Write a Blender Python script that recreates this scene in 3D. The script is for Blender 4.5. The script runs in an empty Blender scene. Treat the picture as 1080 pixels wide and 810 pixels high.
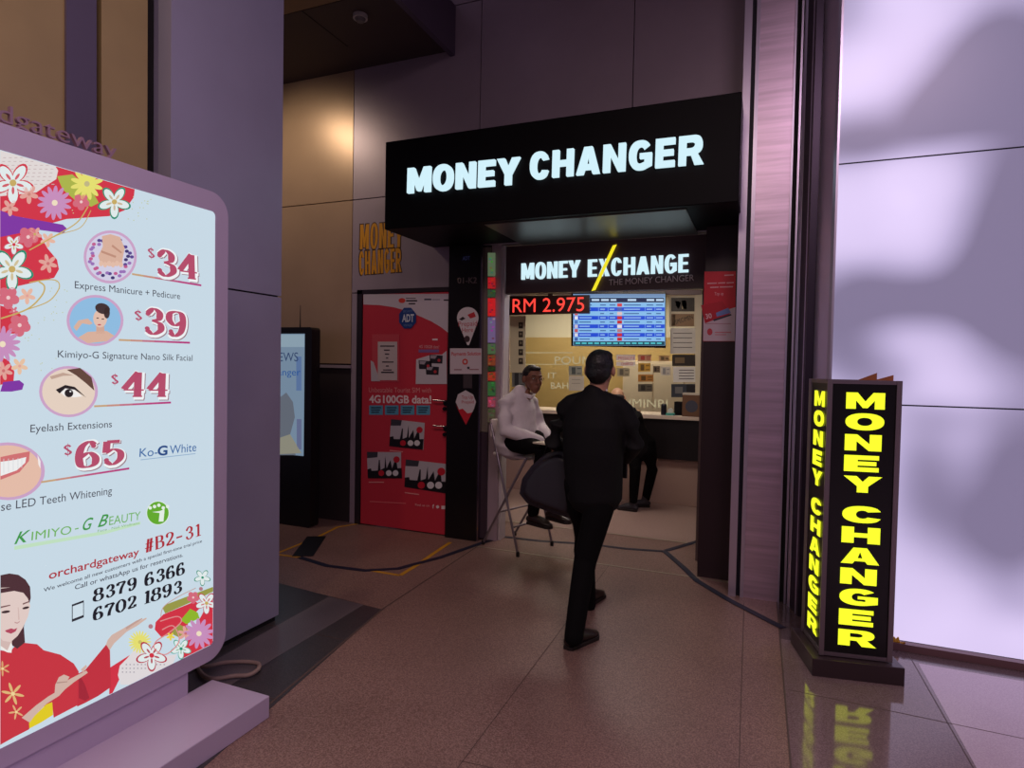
import bpy, bmesh, math, random
from mathutils import Vector, Matrix
random.seed(4)
SC = bpy.context.scene
COL = SC.collection
PI = math.pi
# ------------------------------------------------------------------ camera model (1080x810 frame, measured from the photograph)
FL = 650.0; CH = 1.6; YAW = math.radians(22.3); PIT = math.radians(1.6); ROL = .019
F0 = Vector((-math.sin(YAW), math.cos(YAW), 0)); R0 = Vector((math.cos(YAW), math.sin(YAW), 0))
FW = Vector((F0.x*math.cos(PIT), F0.y*math.cos(PIT), -math.sin(PIT)))
UP0 = Vector((F0.x*math.sin(PIT), F0.y*math.sin(PIT), math.cos(PIT)))
RT = math.cos(ROL)*R0 + math.sin(ROL)*UP0
UPV = math.cos(ROL)*UP0 - math.sin(ROL)*R0
CP = Vector((0, 0, CH))
def ray(x, y): return FW + RT*((x-540)/FL) - UPV*((y-405)/FL)
def pz(x, y, z=0.0):
    d = ray(x, y); return CP + d*((z-CH)/d.z)
def py(x, y, Y):
    d = ray(x, y); return CP + d*(Y/d.y)
def pX(x, y, X):
    d = ray(x, y); return CP + d*(X/d.x)
# ------------------------------------------------------------------ materials
def lin(c): return tuple(((v/255)/12.92 if v/255 <= .04045 else ((v/255+.055)/1.055)**2.4) for v in c)
MC = {}
def mat(name, c, rough=.6, metal=0.0, noise=0.0, nscale=30, spec=.5, bump=0.0, aniso=None):
    if name in MC: return MC[name]
    m = bpy.data.materials.new(name); m.use_nodes = True; MC[name] = m
    nt = m.node_tree; b = nt.nodes['Principled BSDF']; l = lin(c)
    b.inputs['Base Color'].default_value = (*l, 1); b.inputs['Roughness'].default_value = rough
    b.inputs['Metallic'].default_value = metal; b.inputs['Specular IOR Level'].default_value = spec
    if noise or bump:
        tc = nt.nodes.new('ShaderNodeTexCoord'); mp = nt.nodes.new('ShaderNodeMapping'); n = nt.nodes.new('ShaderNodeTexNoise')
        nt.links.new(tc.outputs['Object'], mp.inputs[0]); nt.links.new(mp.outputs[0], n.inputs['Vector'])
        if aniso: mp.inputs['Scale'].default_value = aniso
        n.inputs['Scale'].default_value = nscale; n.inputs['Detail'].default_value = 6
        if noise:
            r = nt.nodes.new('ShaderNodeValToRGB'); nt.links.new(n.outputs['Fac'], r.inputs[0])
            r.color_ramp.elements[0].position = .3; r.color_ramp.elements[1].position = .7
            r.color_ramp.elements[0].color = (*[v*(1-noise) for v in l], 1)
            r.color_ramp.elements[1].color = (*[min(1, v*(1+noise)) for v in l], 1)
            nt.links.new(r.outputs[0], b.inputs['Base Color'])
        if bump:
            bp = nt.nodes.new('ShaderNodeBump'); bp.inputs['Strength'].default_value = bump; bp.inputs['Distance'].default_value = .01
            nt.links.new(n.outputs['Fac'], bp.inputs['Height']); nt.links.new(bp.outputs[0], b.inputs['Normal'])
    return m
def emi(name, c, s=1.0, rough=.4):
    if name in MC: return MC[name]
    m = bpy.data.materials.new(name); m.use_nodes = True; MC[name] = m
    b = m.node_tree.nodes['Principled BSDF']
    b.inputs['Base Color'].default_value = (.02, .02, .02, 1); b.inputs['Roughness'].default_value = rough
    b.inputs['Specular IOR Level'].default_value = .2
    b.inputs['Emission Color'].default_value = (*lin(c), 1); b.inputs['Emission Strength'].default_value = s
    return m
def pr(c, s=1.0): return emi('backlit_print_%d_%d_%d' % tuple(c), c, s)     # backlit poster ink
def ink(c): return mat('ink_%d_%d_%d' % tuple(c), c, .45)
def glassmat():
    m = bpy.data.materials.new('clear_glass'); m.use_nodes = True
    b = m.node_tree.nodes['Principled BSDF']; b.inputs['Base Color'].default_value = (1, 1, 1, 1)
    b.inputs['Roughness'].default_value = 0.0; b.inputs['Transmission Weight'].default_value = 1; b.inputs['IOR'].default_value = 1.05
    return m
# ------------------------------------------------------------------ mesh collector
class MB:
    round = False
    def __init__(s): s.v = []; s.f = []; s.m = []; s.mats = []
    def mi(s, m):
        if m is None: return 0
        if m not in s.mats: s.mats.append(m)
        return s.mats.index(m)
    def add(s, vs, fs, m=None):
        o = len(s.v); k = s.mi(m); s.v += [tuple(v) for v in vs]
        for f in fs: s.f.append([i+o for i in f]); s.m.append(k)
        return s
    def box(s, a, b, m=None):
        x0, y0, z0 = [min(a[i], b[i]) for i in range(3)]; x1, y1, z1 = [max(a[i], b[i]) for i in range(3)]
        return s.add([(x0,y0,z0),(x1,y0,z0),(x1,y1,z0),(x0,y1,z0),(x0,y0,z1),(x1,y0,z1),(x1,y1,z1),(x0,y1,z1)],
                     [(0,3,2,1),(4,5,6,7),(0,1,5,4),(1,2,6,5),(2,3,7,6),(3,0,4,7)], m)
    def prism(s, pts, d, m=None):
        n = len(pts); d = Vector(d); P = [Vector(p) for p in pts]
        return s.add(P+[p+d for p in P], [list(range(n))[::-1], list(range(n, 2*n))]+[[i, (i+1) % n, n+(i+1) % n, n+i] for i in range(n)], m)
    def tube(s, pts, rad, m=None, seg=12, up=None):
        # elliptical loft: rad = scalar, or list of scalars / (ra, rb); closed round caps
        P = [Vector(p) for p in pts]; n = len(P)
        R = rad if isinstance(rad, (list, tuple)) else [rad]*n
        R = [(r, r) if not isinstance(r, (list, tuple)) else r for r in R]
        if MB.round:
            t0 = (P[0]-P[1]).normalized(); t1 = (P[-1]-P[-2]).normalized(); a0, a1 = min(R[0]), min(R[-1])
            P = [P[0]+t0*a0*.72, P[0]+t0*a0*.45]+P+[P[-1]+t1*a1*.45, P[-1]+t1*a1*.72]
            q = lambda r, k: (r[0]*k, r[1]*k)
            R = [q(R[0], .42), q(R[0], .8)]+R+[q(R[-1], .8), q(R[-1], .42)]; n = len(P)
        ref = Vector(up) if up else None; rings = []
        for i in range(n):
            t = (P[min(i+1, n-1)]-P[max(i-1, 0)]).normalized()
            a = (ref if ref is not None else (Vector((0, 0, 1)) if abs(t.z) < .9 else Vector((1, 0, 0))))
            a = (a - t*a.dot(t)).normalized(); b = t.cross(a)
            rings.append([P[i]+a*(R[i][0]*math.cos(2*PI*k/seg))+b*(R[i][1]*math.sin(2*PI*k/seg)) for k in range(seg)])
        vs = [v for r in rings for v in r]; fs = []
        for i in range(n-1):
            for k in range(seg):
                fs.append([i*seg+k, i*seg+(k+1) % seg, (i+1)*seg+(k+1) % seg, (i+1)*seg+k])
        fs.append(list(range(seg))[::-1]); fs.append([(n-1)*seg+k for k in range(seg)])
        return s.add(vs, fs, m)
    def ell(s, c, r, m=None, seg=16, rot=None):
        c = Vector(c); vs = []; fs = []; nr = seg//2
        for i in range(nr+1):
            th = PI*i/nr
            for k in range(seg):
                ph = 2*PI*k/seg
                v = Vector((r[0]*math.sin(th)*math.cos(ph), r[1]*math.sin(th)*math.sin(ph), r[2]*math.cos(th)))
                if rot: v = rot @ v
                vs.append(c+v)
        for i in range(nr):
            for k in range(seg):
                fs.append([i*seg+k, (i+1)*seg+k, (i+1)*seg+(k+1) % seg, i*seg+(k+1) % seg])
        return s.add(vs, fs, m)
    def poly(s, pts, m=None): return s.add(pts, [list(range(len(pts)))], m)
def rootloc(p):
    while p.parent: p = p.parent
    return Vector(p.location)
def tag(o, label=None, cat=None, group=None, kind=None):
    if label: o['label'] = label
    if cat: o['category'] = cat
    if group: o['group'] = group
    if kind: o['kind'] = kind
    return o
def obj(name, mb, m=None, parent=None, bevel=0, smooth=False, merge=False):
    vs = [Vector(v) for v in mb.v]
    if parent: o0 = rootloc(parent)
    else:
        xs = [v.x for v in vs]; ys = [v.y for v in vs]; zs = [v.z for v in vs]
        o0 = Vector(((min(xs)+max(xs))/2, (min(ys)+max(ys))/2, min(zs)))
    me = bpy.data.meshes.new(name); me.from_pydata([v-o0 for v in vs], [], mb.f)
    mats = list(mb.mats) or [m]
    for x in mats: me.materials.append(x if x else m)
    if len(mats) > 1:
        for p, k in zip(me.polygons, mb.m): p.material_index = k
    bm = bmesh.new(); bm.from_mesh(me)
    if merge: bmesh.ops.remove_doubles(bm, verts=bm.verts, dist=1e-5)
    if all(len(f) > 2 for f in mb.f) and not getattr(mb, 'flat', False): bmesh.ops.recalc_face_normals(bm, faces=bm.faces)
    bm.to_mesh(me); bm.free()
    if smooth: me.shade_smooth()
    o = bpy.data.objects.new(name, me); COL.objects.link(o)
    if parent: o.parent = parent
    else: o.location = o0
    if bevel:
        b = o.modifiers.new('bevel', 'BEVEL'); b.width = bevel; b.segments = 2; b.limit_method = 'ANGLE'
    return o
def thing(name, label, cat, loc, group=None):
    o = bpy.data.objects.new(name, None); COL.objects.link(o); o.location = loc; o.empty_display_size = .1
    return tag(o, label, cat, group)
def struct(name, mb, m=None, label=None, cat=None, bevel=0):
    o = obj(name, mb, m, None, bevel); o['kind'] = 'structure'
    return o
# ------------------------------------------------------------------ planar mapping: 'Y' planes face the camera side (-Y), 'X' planes face +X
def pl(kind, val, off=0.0):
    if kind == 'Y': return lambda x, y: py(x, y, val-off)
    return lambda x, y: pX(x, y, val+off)
def nrm(kind): return Vector((0, -1, 0)) if kind == 'Y' else Vector((1, 0, 0))
def clip(pts, a, b, side):
    # clip pixel polygon by line a->b keeping points where cross*side >= 0
    out = []
    def s(p): return ((b[0]-a[0])*(p[1]-a[1])-(b[1]-a[1])*(p[0]-a[0]))*side
    for i in range(len(pts)):
        p, q = pts[i], pts[(i+1) % len(pts)]; sp, sq = s(p), s(q)
        if sp >= 0: out.append(p)
        if sp*sq < 0:
            t = sp/(sp-sq); out.append((p[0]+t*(q[0]-p[0]), p[1]+t*(q[1]-p[1])))
    return out
def ppoly(mb, kind, val, pts, m, layer=1, th=.0006):
    if len(pts) < 3: return
    f = pl(kind, val, .0007*layer); P = [f(x, y) for x, y in pts]
    mb.prism(P, nrm(kind)*th, m)
def ellp(cx, cy, rx, ry=None, n=28, a0=0, a1=2*PI, rot=0):
    ry = rx if ry is None else ry; out = []
    for i in range(n):
        t = a0+(a1-a0)*i/(n if a1-a0 > 6.28 else n-1)
        x, y = rx*math.cos(t), ry*math.sin(t)
        out.append((cx+x*math.cos(rot)-y*math.sin(rot), cy+x*math.sin(rot)+y*math.cos(rot)))
    return out
def quad(x0, y0, x1, y1): return [(x0, y0), (x1, y0), (x1, y1), (x0, y1)]
# ------------------------------------------------------------------ writing
def curve_mesh(splines=None, text=None, offset=0.0, extrude=0.0, shear=0.0, spacing=1.0):
    if text is not None:
        cu = bpy.data.curves.new('w', 'FONT'); cu.body = text; cu.offset = offset; cu.shear = shear; cu.space_character = spacing
    else:
        cu = bpy.data.curves.new('w', 'CURVE'); cu.dimensions = '2D'
        for sp in splines:
            s = cu.splines.new('POLY'); s.points.add(len(sp)-1); s.use_cyclic_u = True
            for p, q in zip(s.points, sp): p.co = (q[0], q[1], 0, 1)
    cu.fill_mode = 'BOTH' if extrude else 'FRONT'; cu.extrude = extrude/2; cu.resolution_u = 4
    o = bpy.data.objects.new('w', cu); COL.objects.link(o)
    dg = bpy.context.evaluated_depsgraph_get(); me = bpy.data.meshes.new_from_object(o.evaluated_get(dg))
    vs = [tuple(v.co) for v in me.vertices]; fs = [list(p.vertices) for p in me.polygons]
    bpy.data.objects.remove(o); bpy.data.curves.remove(cu); bpy.data.meshes.remove(me)
    return vs, fs
_v, _ = curve_mesh(text='H'); CAP = max(v[1] for v in _v)
def arc(cx, cy, rx, ry, a0, a1, n=14, e=2.0):
    o = []
    for i in range(n+1):
        t = math.radians(a0+(a1-a0)*i/n); c, s = math.cos(t), math.sin(t)
        o.append((cx+rx*math.copysign(abs(c)**(2/e), c), cy+ry*math.copysign(abs(s)**(2/e), s)))
    return o
def block(ch, s=.27, h=.22, w=.85):
    # heavy poster capitals: cap height 1, width w, stem s, bar h -> list of contours
    S = s; H = h
    if ch == 'M':
        w *= 1.25; k = S*1.15
        return w, [[(0,0),(0,1),(k,1),(w/2,.46),(w-k,1),(w,1),(w,0),(w-S,0),(w-S,.52),(w/2+.07,.06),(w/2-.07,.06),(S,.52),(S,0)]]
    if ch == 'N': return w, [[(0,0),(0,1),(S*1.05,1),(w-S,.42),(w-S,1),(w,1),(w,0),(w-S*1.05,0),(S,.58),(S,0)]]
    if ch == 'E':
        w *= .82; return w, [[(0,0),(0,1),(w,1),(w,1-H),(S,1-H),(S,.5+H*.46),(w*.93,.5+H*.46),(w*.93,.5-H*.46),(S,.5-H*.46),(S,H),(w,H),(w,0)]]
    if ch == 'T': return w*.85, [[(w*.425-S/2,0),(w*.425-S/2,1-H),(0,1-H),(0,1),(w*.85,1),(w*.85,1-H),(w*.425+S/2,1-H),(w*.425+S/2,0)]]
    if ch == 'H': return w, [[(0,0),(0,1),(S,1),(S,.5+H/2),(w-S,.5+H/2),(w-S,1),(w,1),(w,0),(w-S,0),(w-S,.5-H/2),(S,.5-H/2),(S,0)]]
    if ch == 'Y': w *= 1.02; return w, [[(w/2-S/2,0),(w/2-S/2,.38),(-.04,1),(S*1.05,1),(w/2,.66),(w-S*1.05,1),(w+.04,1),(w/2+S/2,.38),(w/2+S/2,0)]]
    if ch == 'X': return w, [[(0,0),(w/2-S*.52,.52),(.02,1),(S*1.12,1),(w/2,.7),(w-S*1.12,1),(w-.02,1),(w/2+S*.52,.52),(w,0),(w-S*1.15,0),(w/2,.33),(S*1.15,0)]]
    if ch == 'A':
        w *= 1.08; k = S*1.02
        return w, [[(0,0),(w/2-S*.6,1),(w/2+S*.6,1),(w,0),(w-k,0),(w-k-.06,.17),(k+.06,.17),(k,0)], [(k+.13,.36),(w/2,.74),(w-k-.13,.36)][::-1]]
    if ch == 'O': w *= 1.05; return w, [arc(w/2,.5,w/2,.52,0,354,40,2.3), arc(w/2,.5,w/2-S,.52-H,0,354,30,2.1)[::-1]]
    if ch == 'C':
        w *= .95; o = arc(w/2,.5,w/2,.52,38,322,34,2.3); i = arc(w/2,.5,w/2-S,.52-H,38,322,26,2.1)
        o[0] = (w*.95, .72); o[-1] = (w*.95, .28); return w, [o+i[::-1]]
    if ch == 'G':
        w *= 1.0; o = arc(w/2,.5,w/2,.52,40,300,34,2.3); i = arc(w/2,.5,w/2-S,.52-H,40,285,26,2.1)
        return w, [o+[(w,.12),(w,.56),(w/2-.02,.56),(w/2-.02,.38),(w-S,.38),(w-S,.24)]+i[::-1]]
    if ch == 'R':
        out = [(0,0),(0,1)]+[(w*.5,1)]+arc(w-.31,.69,.29,.31,90,-70,14,2.3)+[(w+.03,0),(w-S*1.1,0),(w*.5,.34),(S,.34),(S,0)]
        return w, [out, ([(S,.56),(S,.8)]+arc(w*.52,.68,.13,.12,90,-90,8))[::-1]]
    return .35, []
def word_block(text, s, h, w, gap=.07, extrude=0.0, space=.42):
    x = 0; sp = []
    for ch in text:
        if ch == ' ': x += space; continue
        cw, cs = block(ch, s, h, w)
        for c in cs: sp.append([(x+a, b) for a, b in c])
        x += cw+gap
    vs, fs = curve_mesh(sp, extrude=extrude)
    return vs, fs
# contrast-stroke numerals (thick verticals, hairline horizontals) for the backlit prices
def cat(pts, closed=False, n=8):
    out = []; N = len(pts)
    rng = range(N if closed else N-1)
    g = (lambda i: pts[i % N]) if closed else (lambda i: pts[max(0, min(N-1, i))])
    for i in rng:
        p0, p1, p2, p3 = g(i-1), g(i), g(i+1), g(i+2)
        for k in range(n):
            t = k/n
            out.append(tuple(.5*((2*p1[j])+(-p0[j]+p2[j])*t+(2*p0[j]-5*p1[j]+4*p2[j]-p3[j])*t*t+(-p0[j]+3*p1[j]-3*p2[j]+p3[j])*t**3) for j in (0, 1)))
    out.append(pts[0] if closed else pts[-1]); return out
DG = {
 '0': [('c', [(.3,1),(.53,.78),(.56,.5),(.53,.22),(.3,0),(.07,.22),(.04,.5),(.07,.78)])],
 '1': [('l', [(.3,1),(.3,0)]), ('l', [(.3,.98),(.12,.86)]), ('l', [(.1,.02),(.5,.02)])],
 '2': [('s', [(.1,.74),(.14,.92),(.3,1),(.48,.9),(.5,.7),(.36,.42),(.08,.06)]), ('b', [(.07,.07),(.52,.07)]), ('l', [(.53,.05),(.55,.26)]), ('d', (.13,.72))],
 '3': [('s', [(.12,.8),(.3,1),(.48,.86),(.46,.62),(.26,.53)]), ('s', [(.26,.53),(.5,.43),(.53,.18),(.3,0),(.1,.16)]), ('d', (.13,.78)), ('d', (.12,.2))],
 '4': [('l', [(.42,0),(.42,1)]), ('l', [(.42,1),(.03,.3)]), ('l', [(.03,.28),(.6,.28)]), ('l', [(.28,.02),(.56,.02)])],
 '5': [('b', [(.12,.94),(.5,.94)]), ('l', [(.12,.96),(.1,.5)]), ('s', [(.1,.5),(.32,.62),(.52,.48),(.52,.2),(.3,0),(.1,.16)]), ('d', (.12,.2))],
 '6': [('s', [(.48,.86),(.34,1),(.14,.82),(.07,.45),(.12,.1),(.3,0),(.5,.1),(.52,.36),(.34,.56),(.13,.42)]), ('d', (.46,.82))],
 '7': [('b', [(.06,.94),(.56,.94)]), ('s', [(.56,.94),(.36,.55),(.28,.25),(.27,0)]), ('l', [(.07,.95),(.06,.72)])],
 '8': [('c', [(.3,1),(.48,.9),(.48,.65),(.3,.53),(.12,.65),(.12,.9)]), ('c', [(.3,.53),(.53,.4),(.53,.13),(.3,0),(.07,.13),(.07,.4)])],
 '$': [('s', [(.48,.76),(.3,.92),(.1,.74),(.3,.5),(.5,.26),(.3,.08),(.1,.24)]), ('h', [(.3,1.08),(.3,-.08)])],
 '#': [('l', [(.18,0),(.28,1)]), ('l', [(.38,0),(.48,1)]), ('l', [(.04,.34),(.58,.34)]), ('l', [(.08,.66),(.62,.66)])],
 'B': [('l', [(.12,0),(.12,1)]), ('l', [(.02,.98),(.35,.98)]), ('s', [(.35,.98),(.48,.88),(.47,.62),(.3,.53)]), ('l', [(.12,.53),(.34,.53)]), ('s', [(.34,.53),(.54,.42),(.54,.12),(.34,.02)]), ('l', [(.02,.02),(.34,.02)])],
 '-': [('b', [(.06,.42),(.5,.42)])],
}
DG['9'] = [(k, [(.6-x, 1-y) for x, y in p]) if k != 'd' else ('d', (.6-p[0], 1-p[1])) for k, p in DG['6']]
def word_digits(text, thick=.17, thin=.045, gap=.1):
    x = 0; V = []; Fc = []
    for ch in text:
        if ch == ' ': x += .45; continue
        for k, p in DG[ch]:
            if k == 'd':
                o = len(V); V += [(x+p[0]+.075*math.cos(t*PI/6), p[1]+.085*math.sin(t*PI/6), 0) for t in range(12)]; Fc.append(list(range(o, o+12))); continue
            P = cat(p, k == 'c') if k in 'cs' else list(p)
            n = len(P); o = len(V)
            for i in range(n):
                a = P[max(0, i-1)]; b = P[min(n-1, i+1)]
                if k == 'c': a = P[(i-1) % (n-1)]; b = P[(i+1) % (n-1)] if i < n-1 else P[1]
                dx, dy = b[0]-a[0], b[1]-a[1]; L = math.hypot(dx, dy) or 1
                c = abs(dy/L); wd = (thin+(thick-thin)*c**1.5)/2
                if k == 'b': wd = .065
                if k == 'h': wd = .02
                V += [(x+P[i][0]-dy/L*wd, P[i][1]+dx/L*wd, 0), (x+P[i][0]+dy/L*wd, P[i][1]-dx/L*wd, 0)]
            for i in range(n-1): Fc.append([o+2*i, o+2*i+1, o+2*i+3, o+2*i+2])
        x += (.44 if ch == '1' else .62)+gap
    return V, Fc
def place(mb, shape, kind, val, p0, p1, hpx, m, layer=2, cap=1.0, off=None, depthdir=None):
    # map a flat shape: its left/right extremes onto baseline pixels p0..p1, cap height hpx pixels at p0
    vs, fs = shape; off = .0007*layer if off is None else off
    f = pl(kind, val, off); A = f(*p0); B = f(*p1); T_ = f(p0[0], p0[1]-hpx)
    H = (T_-A).length; u = B-A; W = u.length; u = u/W; n = nrm(kind)
    v = n.cross(u); v = v if v.z > 0 else -v
    x0 = min(a[0] for a in vs); x1 = max(a[0] for a in vs)
    mb.flat = True
    mb.add([A+u*((a[0]-x0)/(x1-x0)*W)+v*(a[1]/cap*H)+n*a[2] for a in vs], fs, m)
def text(mb, s, kind, val, p0, p1, hpx, m, layer=2, bold=0.0, shear=0.0, extrude=0.0, off=None, spacing=1.0):
    place(mb, curve_mesh(text=s, offset=bold, shear=shear, extrude=extrude, spacing=spacing), kind, val, p0, p1, hpx, m, layer, CAP, off)
# ================================================================== SETTING
def terrazzo(name, c1, c2, rough, spec=.5, big=.25):
    m = bpy.data.materials.new(name); m.use_nodes = True; nt = m.node_tree; b = nt.nodes['Principled BSDF']
    tc = nt.nodes.new('ShaderNodeTexCoord')
    n1 = nt.nodes.new('ShaderNodeTexNoise'); n1.inputs['Scale'].default_value = 170; n1.inputs['Detail'].default_value = 3
    n2 = nt.nodes.new('ShaderNodeTexNoise'); n2.inputs['Scale'].default_value = 1.6; n2.inputs['Detail'].default_value = 5
    for n in (n1, n2): nt.links.new(tc.outputs['Object'], n.inputs['Vector'])
    r = nt.nodes.new('ShaderNodeValToRGB'); r.color_ramp.elements[0].position = .38; r.color_ramp.elements[1].position = .64
    r.color_ramp.elements[0].color = (*lin(c1), 1); r.color_ramp.elements[1].color = (*lin(c2), 1)
    nt.links.new(n1.outputs['Fac'], r.inputs[0])
    mx = nt.nodes.new('ShaderNodeMix'); mx.data_type = 'RGBA'; mx.blend_type = 'MULTIPLY'; mx.inputs['Factor'].default_value = 1
    r2 = nt.nodes.new('ShaderNodeValToRGB'); r2.color_ramp.elements[0].position = .3; r2.color_ramp.elements[1].position = .7
    r2.color_ramp.elements[0].color = (1-big, 1-big, 1-big, 1); r2.color_ramp.elements[1].color = (1, 1, 1, 1)
    nt.links.new(n2.outputs['Fac'], r2.inputs[0]); nt.links.new(r.outputs[0], mx.inputs['A']); nt.links.new(r2.outputs[0], mx.inputs['B'])
    nt.links.new(mx.outputs['Result'], b.inputs['Base Color'])
    rm = nt.nodes.new('ShaderNodeMapRange'); rm.inputs['To Min'].default_value = rough*.8; rm.inputs['To Max'].default_value = rough*1.25
    nt.links.new(n2.outputs['Fac'], rm.inputs[0]); nt.links.new(rm.outputs[0], b.inputs['Roughness'])
    b.inputs['Specular IOR Level'].default_value = spec
    return m
TERR = terrazzo('brown_terrazzo', (118, 88, 82), (164, 132, 122), .42)
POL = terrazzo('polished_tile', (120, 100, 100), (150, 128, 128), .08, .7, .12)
POLD = terrazzo('polished_tile_border', (88, 72, 74), (110, 92, 92), .13, .7, .12)
GRAN = terrazzo('dark_granite', (52, 48, 52), (78, 72, 76), .35)
GRAN2 = terrazzo('grey_granite', (96, 86, 92), (120, 110, 114), .35)
PINKF = terrazzo('pink_kiosk_floor', (160, 134, 126), (176, 150, 142), .5, .4, .1)
STRIP = mat('worn_metal_strip', (170, 158, 140), .4, .6)
DARKJ = mat('dark_joint', (92, 74, 70), .7)
fl = MB(); fl.box((-7, -3, -.12), (6, 12, 0), TERR); floor = struct('floor', fl)
# floor inlays, all children of the floor
def slab(name, pts, z, m):
    mb = MB(); mb.prism([(x, y, .0003) for x, y in pts], (0, 0, z), m); return obj(name, mb, m, floor)
slab('granite_inlay', [(-1.9, .3), (-2.0, 1.76), (-2.27, 3.37), (-2.8, 3.42), (-3.6, 3.5), (-6.9, 3.5), (-6.9, .3)], .0015, GRAN)
slab('grey_granite_band', [(-2.62, 1.2), (-2.38, 1.2), (-2.42, 3.38), (-2.72, 3.4)], .003, GRAN2)
slab('polished_inlay', [(.2, -2.9), (5.9, -2.9), (5.9, 4.0), (.13, 4.0)], .0015, POL)
POL2 = terrazzo('polished_tile_wall_reflection', (196, 172, 184), (212, 190, 200), .16, .8, .1)  # pale lavender is the glow wall's reflection put into the tile colour
slab('wall_reflection_inlay', [(.92, -2.9), (5.9, -2.9), (5.9, 3.98), (.83, 3.98)], .0018, POL2)
slab('polished_border', [(.13, 4.0), (5.9, 4.0), (5.9, 4.3), (.12, 4.66)], .0015, POLD)
slab('kiosk_floor', [(-3.4, 5.86), (-.5, 5.86), (-.5, 7.45), (-3.4, 7.45)], .0015, PINKF)
sm = MB()
def seam(x0, y0, x1, y1, w=.004, z=.0022, m=DARKJ):
    d = Vector((x1-x0, y1-y0, 0)).normalized(); n = Vector((-d.y, d.x, 0))*w/2
    sm.prism([Vector((x0, y0, z))+n, Vector((x0, y0, z))-n, Vector((x1, y1, z))-n, Vector((x1, y1, z))+n], (0, 0, .0006), m)
seam(.12, 4.66, .205, -2.9, .008); seam(-.09, 4.5, .05, -2.5, .004); seam(-1.02, -2.0, -1.13, 4.9, .003); seam(.80, 4.2, .98, -2.9); seam(2.2, 4.2, 2.3, -2.9)
for y in (2.45, 3.35): seam(.15, y+.02, 5.5, y-.12)
seam(-2.0, 1.5, -2.27, 3.4, .012); seam(-2.27, 3.4, -2.32, 5.0, .008)
seam(-1.1, 2.2, .12, 2.3, .002)
seam(-3.6, 2.2, -2.1, 2.25, .004); seam(-3.6, 2.85, -2.2, 2.9, .004)
obj('floor_seam', sm, DARKJ, floor)
tr = MB(); tr.box((-2.33, 4.9, .0), (-.2, 4.925, .002), STRIP); tr.box((-3.2, 5.85, 0), (-.45, 5.885, .002), STRIP); struct('trim_1', tr)
# --- facade panels
PANEL = mat('grey_cladding', (176, 160, 172), .38, .25, noise=.06, nscale=2)
TANP = mat('tan_cladding', (190, 160, 132), .33, .3, noise=.06, nscale=2)
DPAN = mat('dark_cladding', (52, 44, 46), .45)
BACK = mat('panel_gap', (18, 15, 18), .8)
XS = [-6.61, -5.224, -3.84, -2.455, -1.07, .31]
FY = 5.1; G = .008
wf = MB()
wf.box((-6.6, FY+.03, 0), (-3.72, FY+.3, 6.2), BACK); wf.box((-3.72, FY+.03, 2.31), (-2.33, FY+.3, 6.2), BACK)
wf.box((-2.33, FY+.03, 2.75), (.2, FY+.3, 6.2), BACK); wf.box((-2.72, FY+.05, 0), (-2.36, FY+.3, 2.31), BACK)
ZS = [(1.6, 3.222), (3.232, 4.9), (4.91, 6.2)]
for i in range(len(XS)-1):
    a, b = XS[i]+G/2, XS[i+1]-G/2
    for z0, z1 in ZS:
        aa, bb = a, min(b, -.1)
        if z0 < 2 and a > -3.84: continue
        if aa >= bb: continue
        wf.box((aa, FY, z0), (bb, FY+.03, z1), TANP if b < -3.8 else PANEL)
wf.box((XS[2]+G/2, FY, 2.31), (-2.72, FY+.03, 3.222), PANEL)
wf.box((-2.72, FY+.0, 2.7), (-.1, FY+.03, 3.222), PANEL)
wf.box((-6.6, FY+.005, 0), (-3.845, FY+.03, 1.55), DPAN)
wf.box((-6.6, FY-.02, 1.555), (-3.84, FY+.03, 1.585), PANEL)
wf.box((-3.835, FY, 0), (-3.76, FY+.03, 2.3), PANEL)
struct('wall_back', wf)
# doorframe of the plastered door
dfm = mat('dark_steel_frame', (60, 52, 58), .4, .6)
tf = MB(); tf.box((-3.76, FY-.02, 0), (-3.70, FY+.05, 2.33), dfm); tf.box((-3.76, FY-.02, 2.29), (-2.72, FY+.05, 2.33), dfm)
struct('trim_2', tf)
# --- kiosk post (black panel beside the door) and pillar on the other side of the opening
BLK = mat('black_laminate', (16, 12, 14), .3); BRN = mat('dark_brown_laminate', (44, 28, 33), .4)
k = MB(); k.box((-2.72, 5.05, 0), (-2.40, 5.35, 2.7), BLK); struct('pillar', k)
k = MB(); k.box((-.445, 4.95, 0), (-.2, 5.35, 2.7), BRN); struct('pillar', k)
# --- canopy
CAN = mat('black_sign_panel', (6, 5, 9), .5, noise=.3, nscale=2, spec=.15)
SOFF = mat('brushed_soffit', (140, 134, 130), .36, .9, aniso=(30, 1, 1), bump=.15, nscale=6)
root = thing('canopy_sign', 'black projecting canopy fascia with white lit letters over the kiosk opening', 'sign', (-1.55, 4.7, 2.7))
k = MB(); k.box((-2.92, 4.3, 2.705), (-.19, 5.1, 3.415)); obj('fascia_box', k, CAN, root, bevel=.006)
k = MB(); k.box((-2.05, 4.37, 2.697), (-.53, 5.2, 2.704)); obj('soffit_panel', k, SOFF, root)
wht = emi('lit_letter_white', (205, 236, 246), 1.05)
k = MB(); place(k, word_block('MONEY', .27, .21, .86, .13, extrude=.03), 'Y', 4.3, (430, 204), (548, 194), 26, wht, off=.016); obj('lettering', k, wht, root); k = MB()
place(k, word_block('CHANGER', .27, .21, .86, .13, extrude=.03), 'Y', 4.3, (559, 189.5), (742, 172.6), 27.5, wht, off=.016)
obj('lettering', k, wht, root)
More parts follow.
